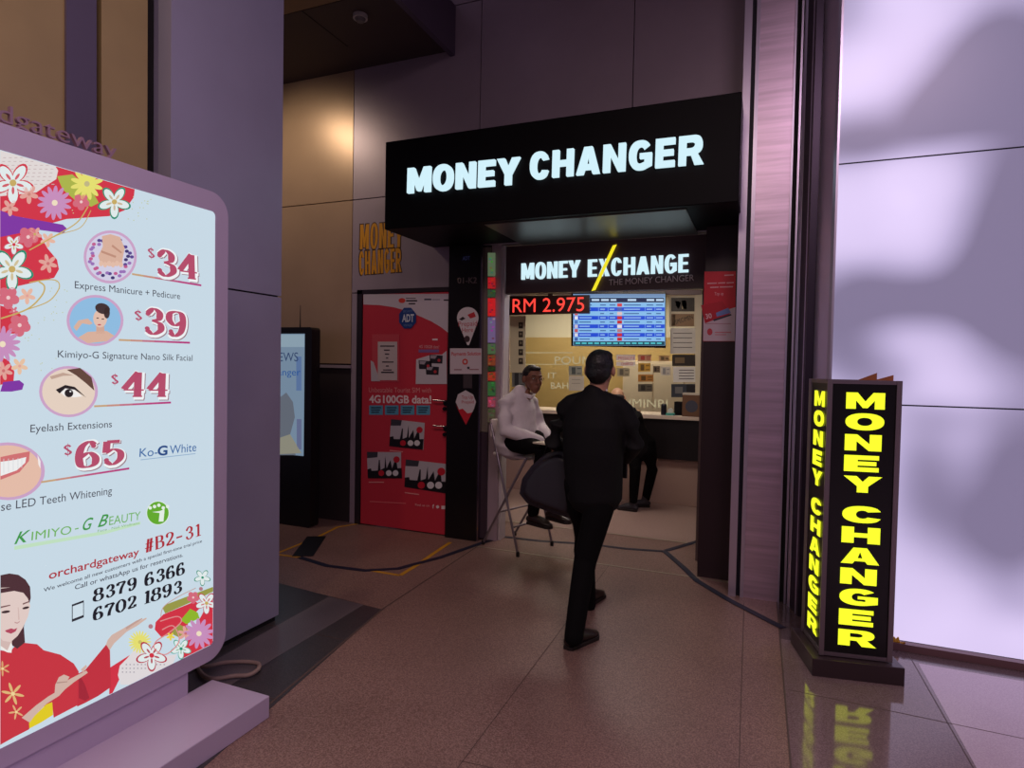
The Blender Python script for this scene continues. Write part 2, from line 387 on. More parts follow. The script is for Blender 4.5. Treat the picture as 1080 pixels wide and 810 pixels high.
# --- kiosk sign board
root = thing('kiosk_name_board', 'dark brown board reading MONEY EXCHANGE with a yellow slash below the canopy', 'sign', (-1.35, 5.22, 2.27))
k = MB(); k.box((-2.215, 5.203, 2.265), (-.445, 5.28, 2.695)); obj('board', k, mat('sign_board_brown', (74, 54, 58), .4), root)
k = MB(); place(k, word_block('MONEY', .225, .14, .66, .09, extrude=.02), 'Y', 5.2, (550, 295), (612, 292), 17, wht, off=.011); obj('lettering', k, wht, root); k = MB()
place(k, word_block('EXCHANGE', .225, .14, .66, .09, extrude=.02), 'Y', 5.2, (620, 292), (726, 287), 18, wht, off=.011)
obj('lettering', k, wht, root)
yl = emi('lit_yellow', (245, 228, 40), 1.0)
k = MB(); ppoly(k, 'Y', 5.2, [(646.5, 259), (650.5, 258), (628, 306), (624, 307)], yl, 30, .008); obj('yellow_slash', k, yl, root)
k = MB(); text(k, 'THE MONEY CHANGER', 'Y', 5.2, (642, 301), (732, 296), 6.2, ink((215, 196, 200)), 2, .0); obj('small_lettering', k, None, root)
# --- white opening frame, corner LED column
FRM = mat('lilac_white_frame', (170, 150, 160), .4)
k = MB(); k.box((-2.33, 5.14, 0), (-2.235, 5.3, 2.7), FRM); k.box((-2.235, 5.18, 0), (-2.215, 5.3, 2.7), mat('frame_edge', (205, 196, 200), .35))
struct('trim_3', k)
chrome = mat('chrome', (180, 170, 185), .15, 1.0)
k = MB(); k.box((-2.40, 5.06, 0), (-2.385, 5.2, 2.7)); struct('trim_4', k, chrome)
root = thing('window_sticker_column', 'narrow vertical strip of bright stickers and coloured prints between black post and white frame', 'sticker strip', (-2.357, 5.12, 1.0))
k = MB(); k.box((-2.385, 5.11, 1.0), (-2.33, 5.13, 2.68)); obj('backing', k, mat('strip_backing', (120, 112, 100), .4), root)
k = MB(); k.box((-2.385, 5.11, 0.02), (-2.33, 5.13, .995)); obj('lower_backing', k, mat('strip_dark', (62, 48, 58), .4), root)
segs = [(266, 292, (112, 132, 100)), (292, 305, (215, 40, 46)), (305, 314, (60, 90, 60)), (314, 334, (240, 40, 44)), (334, 362, (136, 112, 160)),
        (362, 374, (90, 120, 80)), (374, 386, (150, 70, 40)), (386, 392, (40, 60, 30)), (392, 402, (190, 60, 40)), (402, 418, (60, 110, 60)), (418, 430, (170, 70, 90)), (430, 446, (90, 80, 60))]
random.seed(9)
for a, b, c in segs:
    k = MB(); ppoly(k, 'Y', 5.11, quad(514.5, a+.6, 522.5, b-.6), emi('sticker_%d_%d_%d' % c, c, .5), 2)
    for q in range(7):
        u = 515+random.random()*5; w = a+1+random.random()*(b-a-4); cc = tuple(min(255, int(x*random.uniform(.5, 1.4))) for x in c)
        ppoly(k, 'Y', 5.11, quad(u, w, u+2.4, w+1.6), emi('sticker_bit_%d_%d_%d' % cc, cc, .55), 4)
    obj('sticker', k, None, root)
# --- metal pillar and glow wall
STEEL = mat('brushed_steel', (222, 198, 220), .36, .85, noise=.16, nscale=5, aniso=(.4, .4, 7))
TRIMM = mat('lilac_metal_trim', (216, 206, 228), .32, .85); NAVY = mat('dark_channel', (22, 22, 36), .5, .3)
k = MB(); zt = 6.2
k.box((-.2, 4.62, 0), (-.150, 5.1, zt), TRIMM); k.box((-.150, 4.65, 0), (-.122, 5.1, zt), NAVY); k.box((-.122, 4.62, 0), (-.098, 5.1, zt), TRIMM)
k.box((-.098, 4.635, 0), (.122, 5.1, zt), STEEL); k.box((.122, 4.62, 0), (.134, 5.1, zt), TRIMM); k.box((.134, 4.655, 0), (.162, 5.1, zt), BACK); k.box((.162, 4.62, 0), (.175, 5.1, zt), TRIMM)
struct('pillar', k)
k = MB(); MIR = mat('polished_mullion', (232, 224, 244), .3, .8)
k.tube([(.215, 4.60, 0), (.215, 4.60, zt)], .034, MIR, 20); k.tube([(.262, 4.47, 0), (.262, 4.47, zt)], .036, MIR, 20)
k.prism([(.175, 4.7, 0), (.19, 4.6, 0), (.24, 4.42, 0), (.3, 4.42, 0), (.3, 4.8, 0)], (0, 0, zt), mat('dark_mullion', (70, 62, 76), .35, .8))
k.prism([(.285, 4.40, 0), (.345, 4.19, 0), (.36, 4.17, 0), (.372, 4.17, 0), (.372, 4.6, 0), (.3, 4.6, 0)], (0, 0, zt), MIR)
struct('trim_5', k)
# backlit glass wall: soft grey shapes glow unevenly through the translucent panels
def glow():
    m = bpy.data.materials.new('backlit_translucent_glass'); m.use_nodes = True; nt = m.node_tree; b = nt.nodes['Principled BSDF']
    b.inputs['Base Color'].default_value = (.25, .24, .28, 1); b.inputs['Roughness'].default_value = .3
    tc = nt.nodes.new('ShaderNodeNewGeometry')
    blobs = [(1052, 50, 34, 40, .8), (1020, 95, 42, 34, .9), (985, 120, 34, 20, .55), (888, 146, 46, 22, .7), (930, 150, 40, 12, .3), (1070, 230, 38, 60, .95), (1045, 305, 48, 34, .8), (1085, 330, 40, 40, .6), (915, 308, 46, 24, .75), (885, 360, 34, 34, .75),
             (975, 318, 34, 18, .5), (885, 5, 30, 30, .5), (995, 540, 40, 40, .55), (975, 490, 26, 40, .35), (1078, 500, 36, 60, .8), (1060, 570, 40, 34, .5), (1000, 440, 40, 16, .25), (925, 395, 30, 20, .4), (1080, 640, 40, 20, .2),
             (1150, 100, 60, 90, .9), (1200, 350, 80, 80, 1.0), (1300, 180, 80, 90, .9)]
    acc = None
    for x, y, rx, ry, s in blobs:
        c = py(x, y, 4.17); ex = py(x+rx, y, 4.17); ey = py(x, y+ry, 4.17)
        mp = nt.nodes.new('ShaderNodeVectorMath'); mp.operation = 'SUBTRACT'; mp.inputs[1].default_value = c; nt.links.new(tc.outputs['Position'], mp.inputs[0])
        sc = nt.nodes.new('ShaderNodeVectorMath'); sc.operation = 'MULTIPLY'; sc.inputs[1].default_value = (1/(ex.x-c.x), 0, 1/(c.z-ey.z)); nt.links.new(mp.outputs[0], sc.inputs[0])
        dt = nt.nodes.new('ShaderNodeVectorMath'); dt.operation = 'DOT_PRODUCT'; nt.links.new(sc.outputs[0], dt.inputs[0]); nt.links.new(sc.outputs[0], dt.inputs[1])
        ng = nt.nodes.new('ShaderNodeMath'); ng.operation = 'MULTIPLY'; ng.inputs[1].default_value = -.5; nt.links.new(dt.outputs['Value'], ng.inputs[0])
        e = nt.nodes.new('ShaderNodeMath'); e.operation = 'EXPONENT'; nt.links.new(ng.outputs[0], e.inputs[0])
        w = nt.nodes.new('ShaderNodeMath'); w.operation = 'MULTIPLY_ADD'; w.inputs[1].default_value = s; nt.links.new(e.outputs[0], w.inputs[0])
        if acc is None: w.inputs[2].default_value = 0
        else: nt.links.new(acc.outputs[0], w.inputs[2])
        acc = w
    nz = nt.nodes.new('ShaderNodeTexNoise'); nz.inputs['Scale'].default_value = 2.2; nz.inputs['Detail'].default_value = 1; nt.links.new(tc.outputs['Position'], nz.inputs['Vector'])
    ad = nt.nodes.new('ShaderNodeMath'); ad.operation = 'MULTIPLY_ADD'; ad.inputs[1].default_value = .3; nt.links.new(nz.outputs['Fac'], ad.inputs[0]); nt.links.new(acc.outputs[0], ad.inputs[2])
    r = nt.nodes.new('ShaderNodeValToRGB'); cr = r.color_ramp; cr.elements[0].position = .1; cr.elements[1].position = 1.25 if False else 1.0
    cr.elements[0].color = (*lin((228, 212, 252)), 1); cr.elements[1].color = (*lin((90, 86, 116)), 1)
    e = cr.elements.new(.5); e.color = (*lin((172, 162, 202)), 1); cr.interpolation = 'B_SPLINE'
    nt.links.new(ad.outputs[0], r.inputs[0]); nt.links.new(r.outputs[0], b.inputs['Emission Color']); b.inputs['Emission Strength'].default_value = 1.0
    return m
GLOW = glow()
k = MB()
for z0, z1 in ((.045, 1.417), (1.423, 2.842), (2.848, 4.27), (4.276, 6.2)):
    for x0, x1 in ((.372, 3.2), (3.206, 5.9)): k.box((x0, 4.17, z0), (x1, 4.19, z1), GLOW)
k.box((.372, 4.191, 0), (5.9, 4.4, 6.2), BACK)
for z in (1.42, 2.845, 4.273): k.box((.372, 4.1685, z-.004), (5.9, 4.191, z+.004), NAVY)
struct('wall_right', k)
k = MB(); k.box((.372, 4.12, 0), (5.9, 4.169, .042)); struct('baseboard_right', k, mat('brown_plinth', (120, 88, 92), .4))
# --- left side: purple clad pillar, tan wall behind the light box
PURP = mat('lilac_grey_cladding', (162, 156, 184), .42, .2, noise=.05, nscale=2)
k = MB()
k.box((-3.9, 2.2, 2.005), (-2.75, 2.96, 6.2), PURP); k.box((-3.9, 2.2, .035), (-2.75, 2.96, 1.995), PURP); k.box((-3.88, 2.215, 0), (-2.765, 2.945, 6.2), BACK)
struct('pillar', k)
tanw = mat('tan_panel', (166, 142, 98), .42, .2, noise=.08, nscale=3)
k = MB(); WX = -2.81
y0, y1, y2 = pX(68, 60, WX).y, pX(100, 60, WX).y, pX(107, 60, WX).y
k.box((WX-.3, -2, 0), (WX, y0, 6.2), tanw); k.box((WX-.3, y0, 0), (WX+.012, y1, 6.2), mat('mauve_mullion', (92, 80, 104), .4, .2))
k.box((WX-.3, y1, 0), (WX-.05, y2, 6.2), BACK); k.box((WX-.3, y2, 0), (WX, 2.12, 6.2), tanw); k.box((WX-.3, 2.12, 0), (WX-.06, 2.199, 6.2), BACK)
struct('wall_left', k)
# --- ceiling
CE = mat('dark_brown_ceiling', (74, 62, 58), .7); CE2 = mat('tan_ceiling', (140, 112, 80), .6)
k = MB(); k.box((-6.6, 4.1, 4.5), (-2.77, FY, 4.72), CE); k.box((-3.62, FY-.4, 4.498), (-3.61, 4.1, 4.5), BACK)
k.box((-6.6, -3, 4.5), (-2.77, 4.09, 4.72), CE2)
k.box((-2.77, -3, 4.45), (-2.72, FY, 4.9), mat('mauve_fascia', (92, 80, 100), .5))
struct('ceiling', k)
k = MB(); k.box((-2.72, -3, 6.2), (6, 5.4, 6.4), CE); struct('ceiling', k)
dp = pz(380, 16, 4.5)
root = thing('smoke_detector', 'small round white smoke detector on the dark ceiling', 'smoke detector', dp)
k = MB(); k.tube([dp, dp-Vector((0, 0, .03))], .06, None, 24); obj('base', k, mat('detector_white', (190, 185, 180), .5), root)
k = MB(); k.tube([dp-Vector((0, 0, .03)), dp-Vector((0, 0, .055))], [.045, .03], None, 24); obj('cap', k, mat('detector_grey', (120, 115, 112), .5), root)
# --- room: lobby and back office of the kiosk
CRM = mat('cream_wall', (206, 198, 174), .7); OLV = mat('mustard_wall', (178, 152, 96), .6); LOBW = mat('lobby_wall', (120, 100, 100), .6)
k = MB(); k.box((-3.45, 5.41, 0), (-3.4, 7.45, 2.75), LOBW); struct('wall_left', k)
k = MB(); k.box((-3.45, 5.4, 0), (-2.33, 5.41, 2.75), LOBW); struct('wall_front', k)
k = MB(); k.box((-.5, 5.35, 0), (-.45, 9.2, 2.75), LOBW); struct('wall_side', k)
k = MB(); k.box((-3.45, 5.29, 2.72), (-.45, 9.2, 2.8), mat('white_ceiling', (200, 192, 184), .7)); struct('ceiling', k)
k = MB(); k.box((-4.2, 9.2, 0), (-.45, 9.25, 2.75), CRM)
zc = py(560, 356, 9.2).z
k.box((-4.1, 9.17, .6), (-.5, 9.2, zc), OLV); struct('wall_back', k)
k = MB(); k.box((-4.25, 7.45, 0), (-4.2, 9.25, 2.75), CRM); struct('wall_left', k)
# ================================================================== KIOSK COUNTER
CY = 7.4
def onp(x, y, Y=CY): return py(x, y, Y)
ctop = mat('cream_counter_top', (222, 205, 190), .35); fasc = mat('counter_black', (20, 15, 18), .4); pnk = mat('pink_laminate', (178, 150, 140), .55)
zt_, zb_ = onp(700, 438).z, onp(740, 487).z
root = thing('service_counter', 'long counter with cream top, black front panel and pink base inside the kiosk', 'counter', (-2, CY, 0))
k = MB(); k.box((-3.39, CY-.03, zt_-.045), (-.505, CY+.55, zt_)); obj('counter_top', k, ctop, root, bevel=.004)
k = MB(); k.box((-3.39, CY, zb_), (-.505, CY+.05, zt_-.046)); obj('front_panel', k, fasc, root)
k = MB(); k.box((-3.39, CY+.06, .002), (-.505, CY+.12, zt_-.046)); obj('base_panel', k, pnk, root)
# glass partition with frosted currency names
gx0, gx1 = -3.2, -.62
root = thing('glass_partition', 'clear glass screen with frosted currency names above the counter', 'glass screen', (-2, CY+.1, zt_))
k = MB(); k.box((gx0, CY+.10, zt_), (gx1, CY+.106, 2.5)); obj('glass_pane', k, glassmat(), root)
fr = emi('frosted_lettering', (172, 160, 126), .95)  # emission stands in for office light coming through the frosting
for s, a, b, h in (('POUND', (585, 384), (635, 384), 8), ('RENMINBI', (640, 428), (704, 430), 8), ('BAHT', (581, 410), (606, 410), 6.5), ('IT', (578, 399), (587, 399), 6)):
    k = MB(); text(k, s, 'Y', CY+.1, a, b, h, fr, 2); obj('frosted_lettering', k, None, root)
k = MB(); ppoly(k, 'Y', CY+.1, quad(537, 371.6, 604, 372.4), fr, 1); ppoly(k, 'Y', CY+.1, quad(553, 384, 600, 384.6), fr, 1); obj('frosted_line', k, None, root)
# frame bars
cb = mat('cream_frame', (225, 216, 190), .45)
k = MB()
ppoly(k, 'Y', CY+.09, quad(526, 306, 740, 311), mat('kiosk_head_rail', (150, 132, 136), .4), 0, .03)
ppoly(k, 'Y', CY+.09, quad(733.5, 311, 741, 432), cb, 0, .02); ppoly(k, 'Y', CY+.09, quad(530, 311, 537.5, 432), mat('lilac_frame', (186, 170, 176), .4), 0, .02)
struct('trim_6', k)
k = MB(); ppoly(k, 'Y', CY+.09, quad(538, 333, 554.5, 393), cb, 1, .004)
o = obj('notice_strip', k, None); tag(o, 'tall cream strip carrying five small dark square prints on the left of the glass', 'notice')
for i in range(5):
    k = MB(); y = 340+i*9.4; ppoly(k, 'Y', CY+.09, quad(547, y, 551.6, y+6.4), mat('dark_print', (54, 46, 42), .5), 12); ppoly(k, 'Y', CY+.09, quad(548.2, y+1.6, 550.4, y+4), ink((150, 140, 120)), 14)
    obj('square_print', k, None, o)
# banknote samples and papers on the glass
def note(pts, base, marks, label, name='banknote_print', cat_='banknote', group='banknotes and notices stuck on the glass', L=2):
    k = MB(); ppoly(k, 'Y', CY+.1, pts, ink(base), 0, .0016)
    r = obj(name, k, None); tag(r, label, cat_, group)
    for c, q in marks:
        k = MB(); ppoly(k, 'Y', CY+.1, q, ink(c), L+2, .0006); obj('print_mark', k, None, r)
    return r
def nword(r, s, a, b, h, c):
    k = MB(); text(k, s, 'Y', CY+.1, a, b, h, ink(c), 4, 0); obj('lettering', k, None, r)
note(quad(706, 311, 735, 345), (222, 212, 184), [((58, 50, 42), quad(708, 314, 732.5, 328.5)), ((150, 118, 84), quad(708, 331, 732, 344)), ((20, 16, 14), [(712, 317), (718, 319), (716, 326), (713, 323)]), ((180, 160, 120), quad(719, 317, 724, 326)), ((150, 118, 84), quad(709, 332, 712, 343))],
     'cream sheet with one dark and one brown banknote, top right of the glass', 'banknote_sheet')
k = MB(); text(k, 'SPECIMEN', 'Y', CY+.1, (713, 342), (731, 336), 4.4, ink((24, 18, 16)), 6, 0); obj('lettering', k, None, [o for o in bpy.data.objects if o.name.startswith('banknote_sheet')][0])
note(quad(707, 346, 735, 373), (214, 210, 204), [((120, 116, 112), quad(710, y, 730, y+.8)) for y in (351, 356, 361, 366)], 'white typed notice below the sheet of two banknotes', 'typed_notice', 'notice')
note(quad(709, 374, 738, 386), (52, 44, 38), [((120, 100, 70), quad(712, 377, 722, 383))], 'dark banknote strip between two white notices')
note(quad(710, 387, 738, 403), (232, 230, 226), [((110, 106, 104), quad(716, y, 732, y+.8)) for y in (390, 393, 396, 399)], 'small white notice with centred lines beside the right frame', 'typed_notice', 'notice')
note(quad(708, 405, 738, 419), (60, 66, 78), [((120, 120, 120), quad(712, 408, 720, 415)), ((36, 34, 40), quad(724, 406, 734, 417))], 'dark blue banknote print just above the carton')
r_ = note(quad(650, 374, 670, 380.5), (236, 226, 224), [], 'white strip with red lettering below the rate screen, upper one', 'commission_strip', 'sign'); nword(r_, 'MISSION', (652, 379.4), (668.6, 379.4), 3.6, (190, 40, 50))
r_ = note(quad(650, 381.5, 670, 386), (236, 226, 224), [], 'white strip with red lettering below the rate screen, lower one', 'commission_strip', 'sign'); nword(r_, 'CHARGE', (655, 385.2), (668, 385.2), 2.8, (190, 40, 50))
for x0, y0, x1, y1, c, c2, lab in ((673, 374, 687, 381, (196, 150, 120), (180, 70, 60), 'pinkish banknote at the top of the banknote column'), (695, 375, 706, 381, (190, 152, 106), (110, 90, 60), 'tan banknote beside the pinkish one'),
        (673, 383, 686, 392, (206, 160, 62), (120, 92, 50), 'yellow banknote second in the banknote column'), (689, 386, 696, 393, (120, 104, 84), (60, 50, 44), 'small dark banknote right of the yellow one'), (697, 387, 707, 396, (206, 200, 190), (150, 150, 150), 'pale slip right of the small dark banknote'),
        (673, 395, 689, 402.5, (190, 130, 60), (110, 80, 40), 'orange banknote third in the banknote column'), (673, 405, 688, 413, (96, 90, 78), (50, 46, 42), 'grey banknote at the bottom of the banknote column'), (651, 388, 664, 397, (170, 160, 132), (110, 104, 90), 'greenish banknote under the red lettered strips'),
        (600, 386, 614, 396, (164, 168, 160), (90, 100, 100), 'grey banknote left of the walking man'), (540, 392, 554, 408, (120, 124, 128), (60, 64, 70), 'grey banknote print left of the seated man'), (540, 410, 552, 424, (92, 76, 48), (50, 44, 30), 'olive banknote print behind the seated man')):
    note(quad(x0, y0, x1, y1), c, [(c2, quad(x0+(x1-x0)*.2, y0+1.4, x0+(x1-x0)*.5, y1-1.4)), (c2, quad(x0+(x1-x0)*.62, y0+2.2, x1-1.2, y0+3.2)), (c2, quad(x0+(x1-x0)*.62, y1-2.6, x1-1.2, y1-1.8))], lab)
note(quad(600, 396.5, 616, 412), (214, 208, 196), [((170, 165, 155), quad(603, y, 612, y+.7)) for y in (400, 404)], 'plain cream sheet under the grey banknote', 'paper_sheet', 'paper')
# rate screen
root = thing('rate_screen', 'wide flat screen showing blue and white currency rate rows', 'screen', (-1.6, CY, 1.85))
TY = CY+.02
k = MB(); ppoly(k, 'Y', TY, [(603.4, 308.6), (702.4, 308), (702.4, 367.2), (603.4, 365)], mat('screen_black', (10, 10, 14), .25), 0, .04); obj('bezel', k, None, root)
k = MB(); FT = .0412/.0007
def scr(x0, y0, x1, y1, c, L=0, s=1.0): ppoly(k, 'Y', TY, quad(x0, y0, x1, y1), emi('screen_%d_%d_%d' % c, c, s), FT+L, .0005)
scr(604.6, 310, 701.4, 364.4, (150, 195, 235))
scr(605, 310, 701, 313.5, (110, 140, 180), 1); scr(622, 314, 700.5, 319, (20, 34, 74), 1)
for a, b in ((624, 632), (634, 642), (644, 650), (662, 671), (682, 690), (692, 699.5)): scr(a, 315.4, b, 317.4, (190, 215, 240), 2)
for i in range(9):
    y = 319.6+i*4.5
    if i % 2: scr(605, y, 701, y+4.2, (26, 74, 208), 1)
    else: scr(605, y, 701, y+4.2, (132, 186, 232), 1)
    tc_ = (150, 190, 240) if i % 2 else (70, 110, 170)
    for a, b in ((611, 624), (633, 639), (643, 649), (658, 676), (682, 689), (692, 699)): scr(a, y+1.5, b-(i*7 % 3), y+2.7, tc_, 2, .9)
    if i % 2:
        for q in (631, 641, 680, 690.5): scr(q, y+.2, q+.6, y+4, (110, 160, 225), 2)
    scr(651, y+.4, 656, y+3.8, [(210, 60, 70), (70, 90, 170), (220, 190, 190), (200, 40, 50), (190, 30, 40), (230, 220, 225), (180, 120, 130), (200, 40, 50), (190, 30, 40)][i], 2)
    scr(606, y+.4, 609.5, y+3.8, [(200, 205, 225), (90, 110, 160), (210, 90, 90), (230, 230, 235), (80, 120, 190), (200, 190, 200), (190, 80, 90), (215, 215, 220), (60, 90, 160)][i], 2)
scr(605, 360, 701, 364.2, (14, 60, 80), 1)
for q in range(14): scr(607+q*6.6, 361.2, 612+q*6.6, 362.8, (80, 200, 210), 2, .9)
obj('display', k, None, root)
k = MB(); k.box((-1.62, TY+.02, 2.45), (-1.56, TY+.06, 2.719)); obj('ceiling_mount', k, dfm, root)
# red LED rate sign in front of the glass
root = thing('led_rate_sign', 'narrow black LED sign reading RM 2.975 in red', 'LED sign', (-2.4, CY-.1, 2.3))
LY = CY-.16
k = MB(); ppoly(k, 'Y', LY, [(536, 313), (622.5, 311.5), (622.5, 330.6), (536, 332.6)], mat('led_housing', (46, 16, 20), .35), 0, .05); obj('housing', k, None, root)
led = emi('led_red', (255, 66, 56), 1.3); k = MB(); text(k, 'RM 2.975', 'Y', LY, (540.5, 329.5), (616, 328), 14, led, 0, 0, off=.052); obj('lettering', k, led, root)
k = MB(); k.box((py(545, 313, LY).x, LY, 2.44), (py(616, 313, LY).x, LY+.06, 2.47)); k.box((py(578, 313, LY).x, LY, 2.47), (py(582, 313, LY).x, LY+.03, 2.72)); obj('bracket', k, dfm, root)
# things on the counter
root = thing('drink_can', 'small dark drink can with a white top on the counter', 'can', onp(700, 437, CY+.05))
c = onp(700, 437, CY+.04); c.z = zt_
k = MB(); k.tube([c, c+Vector((0, 0, .008)), c+Vector((0, 0, .115)), c+Vector((0, 0, .13))], [.028, .033, .033, .027], None, 20); obj('can_body', k, mat('dark_can', (40, 42, 58), .35, .4), root)
k = MB(); k.tube([c+Vector((0, 0, .13)), c+Vector((0, 0, .135))], .026, None, 20); obj('can_lid', k, mat('can_silver', (210, 205, 200), .3, .9), root)
root = thing('tape_dispenser', 'small teal and white dispenser between the drink can and the black cup', 'dispenser', (onp(707, 437).x, CY+.04, zt_))
c = onp(707, 437, CY+.04); c.z = zt_
k = MB(); k.box(c+Vector((-.05, -.03, 0)), c+Vector((.05, .03, .03))); obj('dispenser_base', k, mat('teal_plastic', (80, 170, 160), .4), root, bevel=.006)
k = MB(); k.tube([c+Vector((.0, -.015, .055)), c+Vector((.0, .015, .055))], .03, None, 20); obj('tape_roll', k, mat('white_plastic', (220, 224, 220), .4), root)
c = onp(716.5, 437, CY+.16); c.z = zt_
root = thing('pen_cup', 'black square pen cup beside the brown carton', 'pen cup', c)
k = MB()
for a, b in (((-.055, -.05, 0), (.055, -.044, .16)), ((-.055, .044, 0), (.055, .05, .16)), ((-.055, -.05, 0), (-.049, .05, .16)), ((.049, -.05, 0), (.055, .05, .16)), ((-.055, -.05, 0), (.055, .05, .006))): k.box(c+Vector(a), c+Vector(b))
obj('cup_wall', k, mat('black_plastic', (22, 20, 24), .4), root)
k = MB(); k.box(c+Vector((-.03, -.03, .006)), c+Vector((.03, .03, .12))); obj('paper_block', k, mat('dark_paper', (60, 56, 60), .6), root)
c = onp(730, 438, CY+.06); c.z = zt_
root = thing('carton', 'brown printed carton with a white top flap at the right end of the counter', 'carton', c)
k = MB(); k.box(c+Vector((-.105, -.09, 0)), c+Vector((.105, .09, .25))); obj('box_body', k, mat('brown_carton', (118, 84, 62), .6), root, bevel=.003)
k = MB(); k.box(c+Vector((-.105, -.09, .251)), c+Vector((.105, .09, .275))); obj('lid', k, mat('white_card', (214, 204, 190), .5), root)
k = MB(); k.tube([c+Vector((0, -.0905, .12)), c+Vector((0, -.092, .12))], .07, None, 24); obj('printed_emblem', k, mat('emblem_blue_grey', (74, 76, 92), .6), root)
# cream cabinet and low desk seen through the glass
root = thing('back_cabinet', 'tall cream cabinet against the mustard wall behind the glass', 'cabinet', (-1.6, 8.9, 0))
k = MB(); k.box((-1.9, 8.85, 0), (-.6, 9.16, 1.72)); obj('cabinet_body', k, mat('cream_cabinet', (206, 190, 164), .6), root, bevel=.004)
for i in range(3):
    k = MB(); k.box((-1.88+i*.43, 8.835, .1), (-1.47+i*.43, 8.85, 1.68)); d = obj('door', k, mat('cream_cabinet_door', (198, 184, 160), .55), root, bevel=.003)
    k = MB(); k.box((-1.5+i*.43, 8.815, .85), (-1.485+i*.43, 8.834, .97)); obj('handle', k, chrome, d)
# ================================================================== RED POSTER DOOR AND PILLAR STICKERS
DY = 5.085; FYD = DY
root = thing('door_1', 'closed door wrapped in a red and white phone plan poster', 'door', (-3.2, DY, 0)); root['kind'] = 'structure'
RED = mat('poster_red', (200, 48, 66), .45); WHT = mat('poster_white', (206, 196, 206), .45)
k = MB(); k.box((-3.69, DY, .012), (-2.722, DY+.04, 2.285)); obj('door_panel', k, RED, root)
k = MB(); top = [(383.3, 310.3), (474, 309.8), (474, 352)]; cv = [(465, 345), (455, 339), (445, 334.5), (430, 328), (415, 324), (400, 321.8), (383.3, 321.2)]
ppoly(k, 'Y', DY, top+cv, WHT, 1); obj('poster_white_curve', k, WHT, root)
def dtext(s, a, b, h, c, L=2, bold=0, name='lettering', par=None, Y=DY):
    k = MB(); text(k, s, 'Y', Y, a, b, h, ink(c), L, bold); return obj(name, k, None, par or root)
def dq(pts, c, L=1, name='printed_patch', par=None, Y=DY):
    k = MB(); ppoly(k, 'Y', Y, pts, ink(c), L); return obj(name, k, None, par or root)
dq(ellp(424, 317, 3.6, 2.6), (214, 60, 50), 2, 'printed_logo'); dq(quad(428, 314.2, 438.6, 315), (70, 50, 54), 2, 'printed_line'); dq(quad(428.4, 316.4, 440, 318), (40, 30, 34), 2, 'printed_line'); dq(quad(431, 319.6, 438, 321), (40, 30, 34), 2, 'printed_line')
dq(quad(447.5, 315, 455, 316.6), (50, 50, 80), 2, 'printed_line'); dq(quad(456, 315.6, 464, 316.4), (110, 110, 130), 2, 'printed_line'); dq(quad(468, 315.8, 473.6, 317.2), (40, 30, 34), 2, 'printed_line')
dtext('Unbeatable Tourist SIM with', (389, 413.6), (455, 414.2), 5, (226, 150, 150), 2); dtext('4G', (389.5, 424.6), (401.5, 424.8), 7.6, (240, 220, 222), 2, .03); dtext('100GB data!', (404, 424.8), (455, 425.4), 7.6, (240, 220, 222), 2, .03)
for i in range(4):
    x = 389.4+i*16.6; dq(quad(x, 427.5, x+14.4, 437.5), (92, 160, 190), 2, 'blue_panel')
    for j in range(3): dq(quad(x+2, 429.4+j*2.4, x+12.4-j, 430.6+j*2.4), (24, 50, 70), 3, 'printed_line')
def simcard(pts, name='sim_pack_picture'):
    # printed picture of a boxed card: pale card, black skyline, red discs
    (x0, y0), (x1, y1), (x2, y2), (x3, y3) = pts
    def q(u, v): return (x0+(x1-x0)*u+(x3-x0)*v, y0+(y1-y0)*u+(y3-y0)*v+(y2-y3-(y1-y0))*u*v)
    b = dq(pts, (190, 184, 192), 3, name)
    sky = [(.0, 1), (0, .66), (.1, .62), (.12, .72), (.3, .7), (.34, .3), (.37, .3), (.38, .68), (.5, .6), (.53, .15), (.56, .62), (.68, .3), (.72, .62), (.84, .2), (.88, .62), (1, .6), (1, 1)]
    dq([q(*p) for p in sky], (20, 16, 22), 4, 'printed_skyline'); dq([q(*p) for p in ((0, 0), (.32, 0), (.3, .2), (0, .24))], (60, 60, 70), 4, 'printed_patch')
    c = q(.62, .8); r = abs(x1-x0)*.085
    for dx, cc in ((-2.6*r, (200, 30, 50)), (0, (222, 220, 224)), (2.3*r, (222, 220, 224))): dq(ellp(c[0]+dx, c[1], r, r), cc, 5, 'printed_disc')
    dq(ellp(q(.86, .28)[0], q(.86, .28)[1], r*1.1, r*1.1), (200, 30, 50), 5, 'printed_disc')
simcard([(412.5, 442), (448, 446), (446.5, 474.5), (410.5, 470.5)]); simcard([(387, 476.5), (423, 477), (423, 504.5), (388, 504.5)]); simcard([(428, 484.5), (472, 489.5), (471, 520.5), (426.5, 513.5)])
for a, b in (((411, 474.5), (425, 476)), ((389, 508), (405, 508)), ((427, 519), (442, 521))): dq([a, b, (b[0], b[1]+1.1), (a[0], a[1]+1.1)], (230, 150, 150), 2, 'printed_line')
dq([(390, 528.4), (428, 530.4), (428, 531.4), (390, 529.4)], (232, 110, 116), 2, 'printed_line'); dtext('Find us on', (438, 533.5), (453, 534.5), 2.4, (240, 180, 180)); dtext('f', (456, 536), (457.8, 536.2), 4, (240, 220, 220), 2, .03)
dq(ellp(461.5, 534.6, 1.7, 1.7), (240, 220, 220), 2, 'printed_logo'); dq(quad(465.5, 533.4, 471, 537), (240, 220, 220), 2, 'printed_logo')
